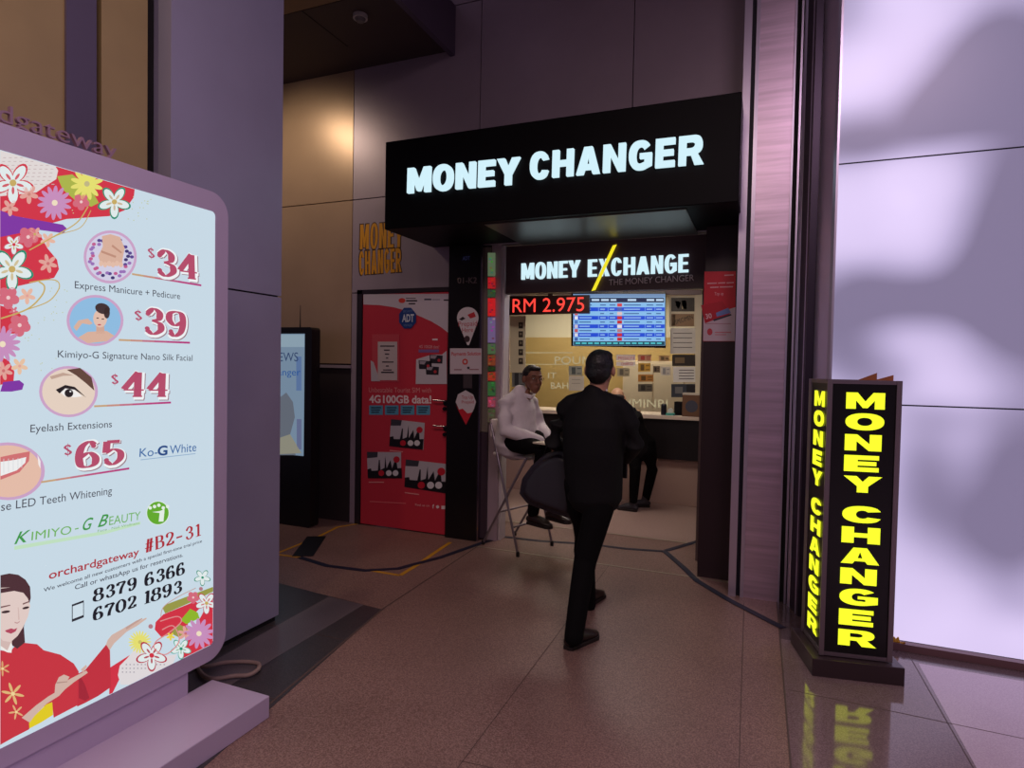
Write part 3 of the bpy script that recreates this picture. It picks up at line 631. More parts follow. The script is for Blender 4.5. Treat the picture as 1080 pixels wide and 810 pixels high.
# door handles
for yy in (423, 450):
    k = MB(); a = py(457, yy-1, DY-.05); b = py(469, yy, DY-.05); k.tube([a, b], .008, None, 10); k.tube([b, b+Vector((0, .05, 0))], .008, None, 10); h = obj('door_handle', k, mat('handle_steel', (150, 140, 146), .3, .9), root)
    k = MB(); c = py(470.5, yy+2, DY); k.tube([c, c+Vector((0, -.012, 0))], .026, None, 16); c2 = py(470, yy+8, DY); k.tube([c2, c2+Vector((0, -.03, 0))], .018, None, 12); obj('lock', k, mat('dark_lock', (50, 44, 50), .35, .8), root)
# octagonal security plate
root = thing('security_plate', 'blue octagonal security plate stuck on the top of the red door', 'security sign', py(430, 335, DY))
BLU = mat('adt_blue', (28, 62, 130), .35)
k = MB(); ppoly(k, 'Y', DY, ellp(430, 335.5, 9.6, 11.8, 8, PI/8, PI/8+2*PI), BLU, 4, .004); obj('plate', k, BLU, root)
dtext('ADT', (424, 339.4), (436.6, 339.2), 7.6, (206, 214, 226), 12, .03); dtext('SECURITY', (425, 329.4), (435.4, 329.4), 2.4, (110, 140, 190), 12); dtext('SERVICES', (425.6, 344.2), (434.6, 344.2), 2.2, (110, 140, 190), 12)
# two sheets in sleeves on the door
root = thing('taped_notice', 'cream typed notice in a clear sleeve taped on the red door', 'notice', py(405, 380, DY))
k = MB(); ppoly(k, 'Y', DY, quad(392.5, 352.5, 421, 402.5), mat('sleeve_red', (206, 74, 84), .3), 3, .001); obj('sleeve', k, None, root)
dq([(391, 380), (394, 382), (401, 402), (391.5, 402)], (196, 190, 196), 5); dq(quad(398.5, 360.4, 419, 401), (206, 192, 190), 6, 'paper')
for i, (a, b) in enumerate(((401, 416), (405, 411), (406, 410.5), (407, 409.5), (403, 415), (407, 410), (404, 413))): dq(quad(a, 364.4+i*4.2, b, 365.6+i*4.2), (60, 50, 54), 8, 'printed_line')
dq(quad(402, 392, 415.5, 393.4), (40, 34, 38), 8, 'printed_line')
root = thing('plan_flyer', 'red and white flyer with small card pictures on the door', 'flyer', py(455, 380, DY))
k = MB(); ppoly(k, 'Y', DY, quad(438.5, 353, 471.4, 405), RED, 3, .001); obj('sheet', k, None, root)
dq([(439, 379), (455, 374), (466, 374), (471, 370), (471.4, 405), (438.5, 405)], (206, 200, 208), 5, 'white_patch')
dtext('4G 100GB data!', (442, 367), (463, 367.4), 3, (226, 170, 176), 6); dq(quad(441.5, 368.6, 463, 371.8), (130, 100, 160), 6, 'printed_line'); dq(quad(456, 357.2, 461.6, 359), (240, 220, 224), 6, 'printed_line')
for x, y in ((441.5, 380), (453, 374), (449, 386)): dq([(x, y), (x+14, y+1), (x+13.5, y+9.5), (x+.5, y+9)], (40, 34, 42), 7, 'card_picture'); dq([(x+1, y+.6), (x+8, y+1.2), (x+6, y+4.4), (x+1, y+4)], (170, 160, 172), 8, 'card_picture_sky'); dq(ellp(x+10, y+6, 1.6), (200, 60, 70), 9, 'card_picture_disc')

# facade lettering MONEY CHANGER in orange
root = thing('wall_lettering', 'orange block letters MONEY CHANGER on the grey wall above the red door', 'sign', py(400, 290, FY))
org = mat('orange_vinyl', (232, 160, 30), .45); dol = mat('dark_outline', (72, 48, 30), .5)
for L_, mm, w_ in ((1, dol, .0), (2, org, .0)):
    k = MB()
    for s, a, b, h in (('MONEY', (379.5, 263), (425, 260.5), 26), ('CHANGER', (379, 290), (423.5, 286.6), 24.5)):
        if L_ == 1: a = (a[0]-1, a[1]+1); b = (b[0]+1, b[1]+1); h += 2
        place(k, word_block(s, .235 if L_ == 2 else .30, .13 if L_ == 2 else .17, .62, .10 if L_ == 2 else .04), 'Y', FY, a, b, h, mm, L_)
    obj('lettering' if L_ == 2 else 'letter_outline', k, mm, root)
# stickers on the black post
PY_ = 5.05
root = thing('unit_number', 'faint unit number 01-K2 on the black post', 'number sign', py(491, 297, PY_)); k = MB(); text(k, '01-K2', 'Y', PY_, (483, 299), (503, 298.6), 6, ink((130, 116, 116)), off=.001, extrude=.02); obj('lettering', k, None, root)
root = thing('alarm_sticker', 'small blue octagonal sticker high on the black post', 'sticker', py(491, 272, PY_)); dq(ellp(491.5, 272.4, 6, 5.6, 8, PI/8, PI/8+2*PI), (14, 16, 40), 0, 'sticker_face', Y=PY_); dtext('ADT', (487.8, 274.4), (495.6, 274), 3.8, (120, 150, 220), 2, .02, Y=PY_)
def pin(cx, cy, w, h): return [(cx+w*math.cos(t)*1.0, cy-h*.30-h*.30*math.sin(t)*1.05) for t in [math.radians(a) for a in range(-20, 201, 12)]]+[(cx+w*.25-w*.3, cy+h*.5), (cx+w*.12, cy+h*.5)]
root = thing('pin_sticker', 'white pin shaped sticker reading Prepaid Here on the black post', 'sticker', py(493, 346, PY_))
dq(pin(493.4, 346, 11.4, 36), (222, 214, 216), 1, 'sticker_face', Y=PY_); dtext('Prepaid', (483.5, 344.4), (503.2, 343.4), 5.2, (190, 60, 74), 2, Y=PY_); dtext('Here', (487.4, 350.6), (499, 350), 4.8, (190, 60, 74), 2, Y=PY_)
dq([(484, 337), (488, 334), (491, 336), (487, 338)], (60, 44, 48), 2, Y=PY_); dq([(493, 332), (500, 329), (502, 334), (496, 336)], (200, 50, 60), 2, Y=PY_); dq(ellp(492.6, 357.5, 3, 3.4), (70, 50, 54), 2, Y=PY_)
root = thing('payment_notice', 'white rectangular notice with a red heading on the black post', 'notice', py(491, 380, PY_))
dq(quad(474.6, 367.4, 508, 394.4), (214, 200, 206), 1, 'sheet', Y=PY_); dtext('Payments Solution', (476, 375), (507, 374.6), 3.6, (200, 60, 70), 2, .02, Y=PY_); dq(ellp(490.5, 381.5, 3, 3.2), (214, 70, 60), 2, 'printed_logo', Y=PY_); dq(ellp(490.5, 381.5, 1.5, 1.6), (214, 200, 206), 3, 'printed_logo', Y=PY_)
dq(quad(479, 389.4, 487, 390.4), (150, 90, 100), 2, 'printed_line', Y=PY_); dq(quad(495, 389.2, 505, 390.2), (150, 90, 100), 2, 'printed_line', Y=PY_); dq(ellp(494, 388, 1.4), (60, 50, 60), 2, 'printed_logo', Y=PY_)
root = thing('pin_sticker', 'white and red pin shaped sticker below the payment notice', 'sticker', py(491, 430, PY_))
dq([(480.6, 424), (483, 416), (491, 411.6), (499, 416), (502, 424), (500, 431), (491.4, 448), (486, 436)], (216, 206, 210), 1, 'sticker_face', Y=PY_); dq([(481, 427), (484, 432), (488, 431), (493, 436), (498, 435), (491.4, 448), (485, 436)], (206, 40, 56), 2, 'sticker_red', Y=PY_)
dtext('Top Up', (487, 420.6), (499, 420.4), 3.4, (190, 60, 74), 3, Y=PY_); dtext('Prepaid', (487, 425.6), (499.6, 425.4), 3.2, (190, 60, 74), 3, Y=PY_); dq(quad(488.6, 395, 498, 409.4), (70, 60, 64), 1, 'switch_plate', Y=PY_)
# red poster on the right pillar
root = thing('sim_poster', 'red and white poster with a tilted red card on the dark brown pillar', 'poster', py(758, 330, 4.95))
PB = 4.95
dq([(743, 286.5), (776, 286), (775, 360), (741.4, 360)], (214, 30, 52), 1, 'sheet', Y=PB); dq([(742, 334), (775.6, 324), (775, 359.6), (741.6, 359.6)], (214, 196, 204), 2, 'white_band', Y=PB)
dq([(739.4, 322), (762, 317.6), (770, 331), (743.6, 341)], (196, 22, 44), 4, 'tilted_card', Y=PB); dq([(755, 330), (768, 324.6), (771, 330), (756, 334)], (120, 140, 200), 5, 'car_picture', Y=PB); dq([(752, 337), (771, 331), (771.6, 332.6), (753, 338.8)], (60, 50, 70), 5, 'road_picture', Y=PB)
[dq([(a, y), (b, y-.4), (b, y+.8), (a, y+1.2)], (240, 176, 184), 2, 'printed_line', Y=PB) for a, b, y in ((764, 773.6, 289.8), (746, 756, 298.4), (757.4, 765, 298), (766.4, 774, 297.8), (749, 758, 302.6), (759.2, 773, 302.2))]; dtext('Top up', (753.6, 311.4), (763, 311.2), 3.2, (240, 190, 196), 2, Y=PB)
dtext('30', (744.6, 336.4), (751, 335.2), 5, (240, 200, 206), 6, .02, Y=PB); dq(ellp(748.6, 350, 2.8, 3.6), (206, 70, 84), 3, 'printed_logo', Y=PB); dq(quad(754, 350, 771, 351), (214, 120, 130), 3, 'printed_line', Y=PB); dq(quad(754, 352.6, 766, 353.4), (214, 120, 130), 3, 'printed_line', Y=PB); dq(quad(744, 341, 771, 341.8), (190, 140, 150), 3, 'printed_line', Y=PB)
# ================================================================== BACKLIT POSTER STAND (left)
LX = -2.35; DRK = -2.338
root = thing('poster_lightbox', 'lilac metal floor standing light box with a floral beauty salon poster', 'light box', (-2.3, 1.5, 0))
LIL = mat('lilac_paint', (196, 178, 206), .38, .1)
Y0, Y1 = .82, 2.185; Z0, Z1 = .205, 2.372
def rrect(y0, y1, z0, z1, r, n=10):
    o = []
    for cy, cz, a0 in ((y1-r, z1-r, 0), (y0+r, z1-r, 90), (y0+r, z0+r, 180), (y1-r, z0+r, 270)):
        for i in range(n+1):
            t = math.radians(a0+90*i/n); o.append((cy+r*math.cos(t), cz+r*math.sin(t)))
    return o
k = MB(); k.prism([(LX-.10, a, b) for a, b in rrect(Y0, Y1, Z0, Z1, .1)], (.088, 0, 0))
k.flat = False; obj('cabinet', k, LIL, root, bevel=.004)
# raised border: ring around the lit face
out_ = rrect(Y0, Y1, Z0, Z1, .1); SY0, SY1 = .92, 2.112; SZ0, SZ1 = .278, 2.283
inn = rrect(SY0, SY1, SZ0, SZ1, .02)
k = MB(); n = len(out_)
vs = [(LX-.012, a, b) for a, b in out_]+[(LX-.002, a, b) for a, b in out_]+[(LX-.002, a, b) for a, b in inn]+[(LX-.012, a, b) for a, b in inn]
fs = [[j*n+i, j*n+(i+1) % n, ((j+1) % 4)*n+(i+1) % n, ((j+1) % 4)*n+i] for j in range(4) for i in range(n)]
k.add(vs, fs); obj('face_border', k, LIL, root)
k = MB(); k.prism([(LX-.0118, a, b) for a, b in inn], (.008, 0, 0)); obj('lit_panel', k, emi('lit_panel_white', (198, 216, 228), 1.0), root)
k = MB(); k.box((LX-.08, Y0+.25, .1), (LX-.012, 1.985, Z0)); obj('foot_post', k, LIL, root)
k = MB(); k.box((VX-.006 if False else -2.37, .7, 0), (-2.022, 2.125, .1)); obj('base', k, LIL, root, bevel=.004)
k = MB(); k.box((-2.44, .8, 0), (-2.37, 1.985, .099)); obj('rear_base', k, LIL, root)
# standing letters along the top edge
k = MB(); VX = LX-.03
a = pX(122, 172, VX); vs, fs = curve_mesh(text='orchardgateway', extrude=.15, offset=-.005)
x0 = min(v[0] for v in vs); x1 = max(v[0] for v in vs); W = .70; zb = Z1+.012
k.flat = True; k.add([(VX+v[2]*.1, a.y-W+(v[0]-x0)/(x1-x0)*W, zb+v[1]*.088) for v in vs], fs)
obj('standing_lettering', k, mat('mauve_letters', (150, 118, 140), .5), root)
BX = LX-.0038   # print surface
scrp = lambda pts: pts
cT, cB = ((0, 156.6), (229, 227.4)), ((0, 785), (230, 680.6))
Lf = [pX(x, y, BX) for x, y in ((0, 0),)]
def vis(pts):      # keep a printed shape inside the lit face, in plane coordinates
    P = [pX(x, y, BX) for x, y in pts]; q = [(p.y, p.z) for p in P]
    for ax, lim, sg in ((0, SY0+.002, 1), (0, SY1-.002, -1), (1, SZ0+.002, 1), (1, SZ1-.002, -1)):
        o = []
        for i in range(len(q)):
            a, b = q[i], q[(i+1) % len(q)]; sa, sb = (a[ax]-lim)*sg, (b[ax]-lim)*sg
            if sa >= 0: o.append(a)
            if sa*sb < 0:
                t = sa/(sa-sb); o.append((a[0]+t*(b[0]-a[0]), a[1]+t*(b[1]-a[1])))
        q = o
        if len(q) < 3: return None
    return q
def bq(k, pts, c, L):
    q = vis(pts)
    if q: k.prism([(BX+.0005*L, a, b) for a, b in q], (.0004, 0, 0), pr(c))
def bpart(name, items, parent=None):
    if name.endswith('_cloud_print') and name[0] in 'rg' or name == 'purple_band_print':
        for it in items[1:]: bpart(name, [it]) if len(items) > 1 else None
        items = items[:1]
    k = MB()
    for pts, c, L in items: bq(k, pts, c, L)
    if k.v: return obj(name, k, None, parent or root)
def flower(cx, cy, r, n, c, cc, outline=None, name='printed_flower', L=4, inner=None, parent=None, a0=.3, pw=None):
    it = []; pw = pw or (1.15*PI/n)
    def petals(R, col, l, g=1.0):
        for i in range(n):
            t = a0+2*PI*i/n; d = R*.56
            it.append((ellp(cx+d*math.cos(t), cy+d*math.sin(t), R*.46, R*.56*math.tan(pw/2)*g+R*.04, 14, rot=t), col, l))
    if outline: petals(r*1.12, outline, L, 1.12)
    petals(r, c, L+1)
    if inner:
        for i in range(n):
            t = a0+2*PI*i/n; it.append((ellp(cx+r*.38*math.cos(t), cy+r*.38*math.sin(t), r*.2, r*.07, 8, rot=t), inner, L+2))
    it.append((ellp(cx, cy, r*.17), cc, L+3)); return bpart(name, it, parent)
RD = (206, 48, 66); 
bpart('red_cloud_print', [([(0, 172), (62, 176), (142, 199), (141, 208), (131, 222), (115, 228), (70, 231), (45, 238), (0, 240)], RD, 1),
     ([(0, 238), (38, 240), (50, 262), (60, 274), (62, 284), (57, 293), (40, 297), (0, 306)], RD, 1), ([(0, 322), (18, 328), (30, 340), (28, 349), (14, 352), (0, 352)], RD, 1),
     ([(0, 376), (9, 380), (15, 392), (14, 403), (0, 406)], RD, 1)])
bpart('patterned_cloud_print', [([(0, 150), (20, 155), (56, 172), (61, 180), (59, 189), (48, 196), (38, 203), (0, 207)], (222, 214, 212), 2)]+[(quad(x+(y % 5), y, x+3+(y % 5), y+.8), (196, 178, 178), 3) for x in range(2, 54, 6) for y in range(166, 198, 4) if y > 158+x*.32])
bpart('green_cloud_print', [([(60, 186), (76, 184), (96, 200), (104, 214), (96, 218), (80, 212), (66, 200)], (168, 178, 70), 2)])
bpart('purple_band_print', [([(0, 222), (16, 228), (66, 237), (70, 241), (67, 246), (30, 241), (20, 246), (0, 250)], (124, 50, 160), 3), ([(3, 403), (20, 401), (25, 405), (23, 411), (12, 413), (0, 413)], (124, 50, 160), 3)])
W_ = (222, 232, 232); LI = (196, 140, 186); PK = (208, 104, 122); PE = (222, 160, 150); YE = (226, 220, 110); GR = (30, 140, 110); GO = (196, 168, 96)
flower(36, 247, 8, 5, PE, GO); flower(30, 205, 10, 5, PE, (200, 130, 120)); flower(10, 219, 9, 5, PE, (200, 130, 120))
flower(13, 193, 21, 5, W_, GO, RD, inner=(206, 90, 100)); flower(57, 214, 18, 14, LI, (236, 220, 190), pw=.34); flower(91, 194, 17, 12, YE, (190, 180, 130), pw=.38); flower(120, 213, 16, 5, W_, GO, GR, inner=(200, 180, 150))
flower(85, 213, 9, 5, PK, (236, 200, 200), pw=1.2); flower(29, 250, 11, 5, PK, (236, 200, 200), pw=1.2); flower(14, 258, 10, 5, W_, RD, (200, 90, 110), inner=GO); flower(12, 284, 21, 5, W_, GO, GR, inner=(206, 190, 150))
flower(50, 278, 10, 6, PE, (200, 110, 110)); flower(50, 253, 8, 5, (228, 180, 160), PE); flower(8, 314, 12, 5, PK, (236, 200, 200), pw=1.2); flower(28, 312, 9, 5, (228, 180, 160), PE); flower(20, 343, 12, 5, PK, (236, 200, 200), pw=1.2)
flower(2, 363, 19, 14, LI, (236, 220, 190), pw=.34); flower(20, 386, 9, 5, (228, 190, 160), PE); flower(3, 391, 10, 6, PE, (200, 110, 110)); flower(14, 328, 5, 5, PK, (236, 200, 200))
def ribbon(pts, w, c, L=9, name='gold_ribbon_print'):
    P = cat(pts, n=6); it = []
    for i in range(len(P)-1):
        a, b = P[i], P[i+1]; dx, dy = b[0]-a[0], b[1]-a[1]; l = math.hypot(dx, dy) or 1; nx, ny = -dy/l*w/2, dx/l*w/2
        it.append(([(a[0]+nx, a[1]+ny), (b[0]+nx, b[1]+ny), (b[0]-nx, b[1]-ny), (a[0]-nx, a[1]-ny)], c, L))
    bpart(name, it)
ribbon([(0, 336), (28, 326), (43, 312), (46, 302), (40, 297)], 1.6, GO); ribbon([(26, 327), (50, 318), (61, 305), (60, 297), (50, 295), (30, 298)], 1.1, GO); ribbon([(30, 264), (55, 250), (80, 235), (92, 218)], 1.2, GO); ribbon([(34, 262), (60, 248), (84, 240), (95, 222)], .8, GO)
random.seed(5)
bpart('gold_dust_print', [(ellp(x+random.uniform(-10, 10), y+random.uniform(-8, 8), .6, .6, 6), (190, 196, 150), 2) for x, y in ((150, 208), (150, 218), (145, 225), (62, 322), (50, 338), (36, 352), (62, 300), (28, 235), (78, 226), (52, 384)) for q in range(6)])
# price medallions
RING = (200, 160, 196)
def medal(cx, cy, rx, ry, bg, items):
    o = bpart('price_medallion', [(ellp(cx, cy, rx, ry, 36), RING, 2), (ellp(cx, cy, rx*.9, ry*.9, 36), bg, 3)])
    for nm, it in items: bpart(nm, it, o)
random.seed(2)
SK = (214, 174, 154)
medal(116, 271, 28, 28, (206, 204, 226), [('petal_print', [(ellp(116+random.uniform(16, 23)*math.cos(t), 271+random.uniform(16, 23)*math.sin(t), 2.2, 1.8, 8), random.choice([(84, 66, 140), (60, 50, 110), (150, 110, 180), (190, 90, 140)]), 4) for t in [i*.16 for i in range(40)]]),
   ('hands_print', [([(107, 249), (116, 247), (126, 250), (131, 262), (129, 272), (128, 279), (118, 281), (106, 279), (103, 270), (108, 260)], SK, 5)]+[(ellp(106+i*4.2, 278+(i % 2)*1.2, 2.2, 3, 10), (224, 186, 166), 6) for i in range(6)]+[([(106, 264), (122, 270), (121, 272), (106, 266.4)], (188, 140, 120), 7), ([(118, 258), (128, 266), (127, 267.4), (117, 260)], (188, 140, 120), 7)])])
medal(100, 338, 30, 27, (140, 186, 222), [('woman_portrait', [([(82, 356), (92, 350), (112, 349), (120, 354), (112, 360), (92, 362)], SK, 5), ([(101, 340), (109, 341), (110, 352), (101, 352)], (206, 164, 146), 5), (ellp(105, 336, 7.2, 9.4, 20), (224, 188, 170), 6), (ellp(107.5, 325.5, 8, 5.6, 16, rot=.3), (60, 44, 44), 7),
   (ellp(112, 330, 3.2, 6, 12), (60, 44, 44), 7), ([(77, 345), (82, 338), (92, 336), (97, 341), (94, 342.5), (86, 341), (80, 349)], SK, 7), (quad(101, 335, 103.4, 336), (70, 46, 44), 8), (quad(106.4, 336, 109, 337), (70, 46, 44), 8), (ellp(104, 342.5, 2, .8, 8), (190, 80, 90), 8)])])
medal(72, 413, 31, 27, (226, 206, 190), [('eye_print', [([(70, 390), (84, 388), (96, 398), (99, 412), (90, 404), (80, 396)], (96, 66, 54), 5), ([(62, 413), (68, 409), (76, 409.5), (86, 418), (78, 419), (68, 418)], (240, 236, 234), 6), (ellp(72, 414.6, 4.6, 4.4, 16), (30, 22, 24), 7),
   ([(58, 411), (68, 406), (78, 408), (90, 419), (78, 411), (68, 409.6), (62, 415)], (28, 20, 22), 8), (ellp(73.4, 412.8, 1, .9, 8), (230, 230, 230), 9), ([(52, 397), (66, 393), (78, 396), (66, 396.4), (54, 400)], (190, 160, 144), 5)])])
medal(8, 497, 39, 30.5, (226, 186, 166), [('smile_print', [([(0, 482), (14, 479), (31, 476), (30, 486), (20, 498), (0, 506)], (206, 110, 112), 5), ([(0, 487), (15, 485), (27, 482), (26, 488), (17, 496), (0, 502)], (236, 236, 236), 6)]+[(quad(x, 484-x*.06, x+.5, 500-x*.3), (206, 210, 214), 7) for x in (3, 8, 13, 18, 22)]+[([(39, 480), (42, 486), (42, 494), (40, 490)], (240, 232, 230), 6)])])
GRAD = [(190, 150, 120), (190, 90, 120), (176, 50, 120)]
def uline(a, b, w=2):
    it = []
    for i in range(6):
        t0, t1 = i/6, (i+1)/6; x0 = a[0]+(b[0]-a[0])*t0; y0_ = a[1]+(b[1]-a[1])*t0; x1 = a[0]+(b[0]-a[0])*t1; y1_ = a[1]+(b[1]-a[1])*t1
        it.append(([(x0, y0_), (x1, y1_), (x1, y1_+w), (x0, y0_+w)], [(196, 160, 120), (196, 140, 124), (190, 110, 130), (186, 84, 128), (182, 64, 124), (178, 50, 120)][i], 3))
    bpart('price_underline', it)
def btext(s, a, b, h, c, L=4, bold=0, name='caption', shear=0, parent=None):
    k = MB(); text(k, s, 'X', BX, a, b, h, pr(c), 0, bold, shear, off=.0005*L); return obj(name, k, None, parent or root)
def price(dol, d0, d1, dh, num, a, b, h):
    m = pr((178, 74, 104)); k = MB()
    for mm, L, dx in ((pr((150, 118, 128)), 4, 1.6), (pr((236, 240, 242)), 5, .7)):
        place(k, word_digits(num, .3, .14), 'X', BX, (a[0]-1+dx, a[1]+1+dx), (b[0]+1+dx, b[1]+1+dx), h+2, mm, 0, 1.0, .0005*L)
    place(k, word_digits(num, .22, .06), 'X', BX, a, b, h, m, 0, 1.0, .0005*7)
    place(k, word_digits(dol, .2, .07), 'X', BX, d0, d1, dh, m, 0, 1.0, .0005*7)
    obj('price_figures', k, None, root)
price('$', (156, 272), (163.5, 273), 11, '34', (166, 290), (208, 295), 27); uline((139, 288), (212, 300))
price('$', (142, 338), (150, 338.4), 11, '39', (152.5, 351.5), (196, 355.5), 27); uline((125, 357.5), (200, 360.5))
price('$', (117, 405.5), (125, 405.6), 11, '44', (127, 418.5), (176.5, 418.5), 26.5); uline((99, 427.5), (180, 423.5))
price('$', (67, 481), (76, 480), 12, '65', (78.5, 494), (131, 488.5), 27); uline((43, 507.5), (136, 493))
CG = (72, 74, 84)
btext('Express Manicure + Pedicure', (79, 304), (190, 315.5), 7.6, CG); btext('Kimiyo-G Signature Nano Silk Facial', (61, 377), (203, 380.6), 7.6, CG); btext('Eyelash Extensions', (32, 456), (118, 450.6), 8, CG); btext('se LED Teeth Whitening', (1, 539), (118, 521), 9, CG)
btext('Ko-', (147, 482), (166, 480.6), 9, (50, 100, 160), name='logo_lettering'); btext('G', (166, 480.4), (176.5, 479.6), 9.6, (30, 70, 130), bold=.03, name='logo_lettering'); btext('White', (179, 479), (207, 475.6), 9, (50, 100, 160), name='logo_lettering')
bpart('logo_tagline', [([(148, 484.6), (206, 478), (206, 478.8), (148, 485.4)], (140, 170, 200), 2)])
LG = (110, 176, 90)
bpart('green_logo_band', [([(15, 576), (110, 560), (148, 550), (148, 553), (110, 563.4), (15, 580)], (190, 222, 190), 1)])
btext('K', (15, 574), (32, 570.6), 12, (60, 150, 70), shear=.4, bold=.01, name='logo_lettering'); btext('IMIYO', (33, 570), (75, 563), 9, LG, name='logo_lettering'); btext('-', (79, 561), (83, 560), 9, LG, name='logo_lettering')
btext('G', (87, 559.6), (98, 557.6), 12, (60, 150, 70), shear=.4, bold=.01, name='logo_lettering'); btext('B', (103, 556), (114, 554), 12, (60, 150, 70), shear=.4, bold=.01, name='logo_lettering'); btext('EAUTY', (115, 554), (148, 548), 9, LG, name='logo_lettering')
btext('Face . Nail Wellness', (103, 561.4), (147, 552.6), 2.6, (130, 180, 120), name='logo_tagline')
bpart('round_tree_logo', [(ellp(166.4, 541, 12.2, 12.8), (220, 232, 226), 2), (ellp(166.2, 541, 11.4, 12), (96, 168, 40), 3), ([(167, 550), (168, 541), (160, 540), (168, 539), (173, 537), (173, 540), (172, 550)], (226, 236, 226), 4)]+[(ellp(158+i*4.6, 535.6-(i % 3)*1.4, 1.9, 1.9, 7), (226, 236, 226), 4) for i in range(5)])
RDD = (170, 40, 52)
btext('orchardgateway', (51.5, 611), (146.6, 585.4), 8.6, RDD, bold=.012, name='address_lettering')
k = MB(); place(k, word_digits('#B2-31', .17, .06), 'X', BX, (153, 583.4), (212, 564.6), 14, pr(RDD), 0, 1.0, .002); obj('address_lettering', k, None, root)
btext('We welcome all new customers with a special first-time trial price', (46, 624.5), (213, 572), 4, (80, 84, 96), bold=.01); btext('Call or whatsApp us for reservations.', (79, 622), (193, 587), 5, (80, 84, 96), bold=.01)
for s, a, b in (('8379', (97.5, 635.5), (144, 621)), ('6366', (152, 618.6), (195, 605)), ('6702', (97.5, 655), (144, 640)), ('1893', (152, 637.4), (192, 624.4))):
    k = MB(); place(k, word_digits(s, .22, .06, .13), 'X', BX, a, b, 13.2, pr((24, 24, 34)), 0, 1.0, .002); obj('phone_number', k, None, root)
bpart('phone_icon', [([(75.6, 637.6), (88.2, 633), (88.2, 651), (75.6, 656)], (40, 40, 50), 2), ([(76.4, 639.4), (87.4, 635.4), (87.4, 648.6), (76.4, 652.8)], (204, 220, 230), 3)])
# woman in red kimono
def c4(pts): return [(x/4.26, 600+y/4.26) for x, y in pts]
wm = bpart('printed_woman', [(c4([(0, 365), (45, 372), (60, 352), (110, 332), (165, 338), (195, 365), (270, 385), (330, 425), (352, 460), (347, 612), (240, 668), (232, 598), (135, 650), (130, 720), (60, 756), (0, 790)]), (196, 50, 62), 3),
   (c4([(380, 455), (475, 340), (492, 360), (497, 530), (440, 570), (380, 602), (345, 618), (350, 470)]), (190, 46, 60), 4), (c4([(352, 470), (380, 520), (400, 580), (380, 592), (352, 580)]), (160, 36, 52), 5)])
HR = (74, 44, 50); FC = (222, 200, 194)
bpart('hair_print', [(c4([(0, 28), (40, 20), (80, 26), (112, 48), (133, 80), (136, 130), (118, 200), (105, 260), (110, 330), (75, 358), (48, 340), (45, 300), (20, 200), (0, 180)]), HR, 5)], wm)
bpart('face_print', [(c4([(0, 310), (52, 310), (50, 350), (38, 372), (0, 350)]), (208, 182, 176), 6), (c4([(0, 84), (55, 82), (90, 92), (122, 132), (133, 165), (122, 215), (100, 262), (76, 300), (44, 328), (10, 322), (0, 310)]), FC, 7), (c4([(0, 88), (60, 80), (100, 90), (118, 110), (60, 98), (0, 108)]), HR, 8)], wm)
bpart('face_features', [(c4(ellp(22, 192, 20, 6, 14, rot=-.15)), (60, 40, 44), 9), (c4(ellp(112, 174, 16, 5.4, 14, rot=-.25)), (60, 40, 44), 9), (c4([(0, 168), (40, 160), (44, 164), (0, 175)]), (120, 84, 84), 9), (c4([(98, 154), (130, 142), (131, 147), (99, 160)]), (120, 84, 84), 9),
   (c4([(18, 276), (46, 266), (60, 270), (74, 264), (66, 280), (46, 290), (26, 284)]), (176, 70, 92), 9), (c4([(62, 236), (74, 240), (86, 232), (84, 238), (74, 245), (62, 242)]), (190, 150, 148), 9), (c4([(76, 170), (80, 174), (84, 226), (78, 228)]), (208, 180, 174), 9)], wm)
bpart('collar_print', [(c4([(0, 345), (30, 366), (46, 330), (52, 342), (48, 376), (30, 374), (0, 360)]), (236, 232, 228), 8)], wm)
HA = (206, 176, 164)
bpart('hand_print', [(c4([(474, 338), (482, 318), (500, 296), (560, 262), (610, 240), (655, 218), (656, 224), (612, 256), (566, 282), (510, 334), (490, 364)]), HA, 6)]+[(c4([(560, 262), (610, 232), (636, 220), (637, 224), (600, 248), (566, 272)]), (190, 156, 146), 7)], wm)
bpart('hand_print', [(c4([(95, 668), (160, 612), (215, 572), (243, 556), (246, 520), (262, 486), (285, 474), (310, 484), (300, 500), (350, 474), (385, 456), (392, 466), (330, 508), (290, 540), (262, 570), (205, 606), (152, 660), (132, 690)]), HA, 6), (c4([(360, 452), (384, 430), (388, 438), (372, 464)]), HA, 6), (c4([(250, 508), (300, 504), (300, 508), (252, 514)]), (176, 140, 130), 7)], wm)
bpart('yellow_lining_print', [(c4([(130, 716), (128, 692), (152, 660), (205, 608), (232, 598), (236, 655), (180, 690)]), (222, 200, 30), 6)], wm)
flower(55/4.26, 600+560/4.26, 12, 6, (220, 180, 120), (236, 210, 150), None, 'gold_star_print', 5, None, wm, .2, .3); flower(70/4.26, 600+642/4.26, 8, 5, (220, 170, 120), (236, 210, 150), None, 'gold_star_print', 5, None, wm, .5, .3); flower(2, 705, 8, 6, (214, 160, 110), (236, 210, 150), None, 'gold_star_print', 5, None, wm, .5, .3)
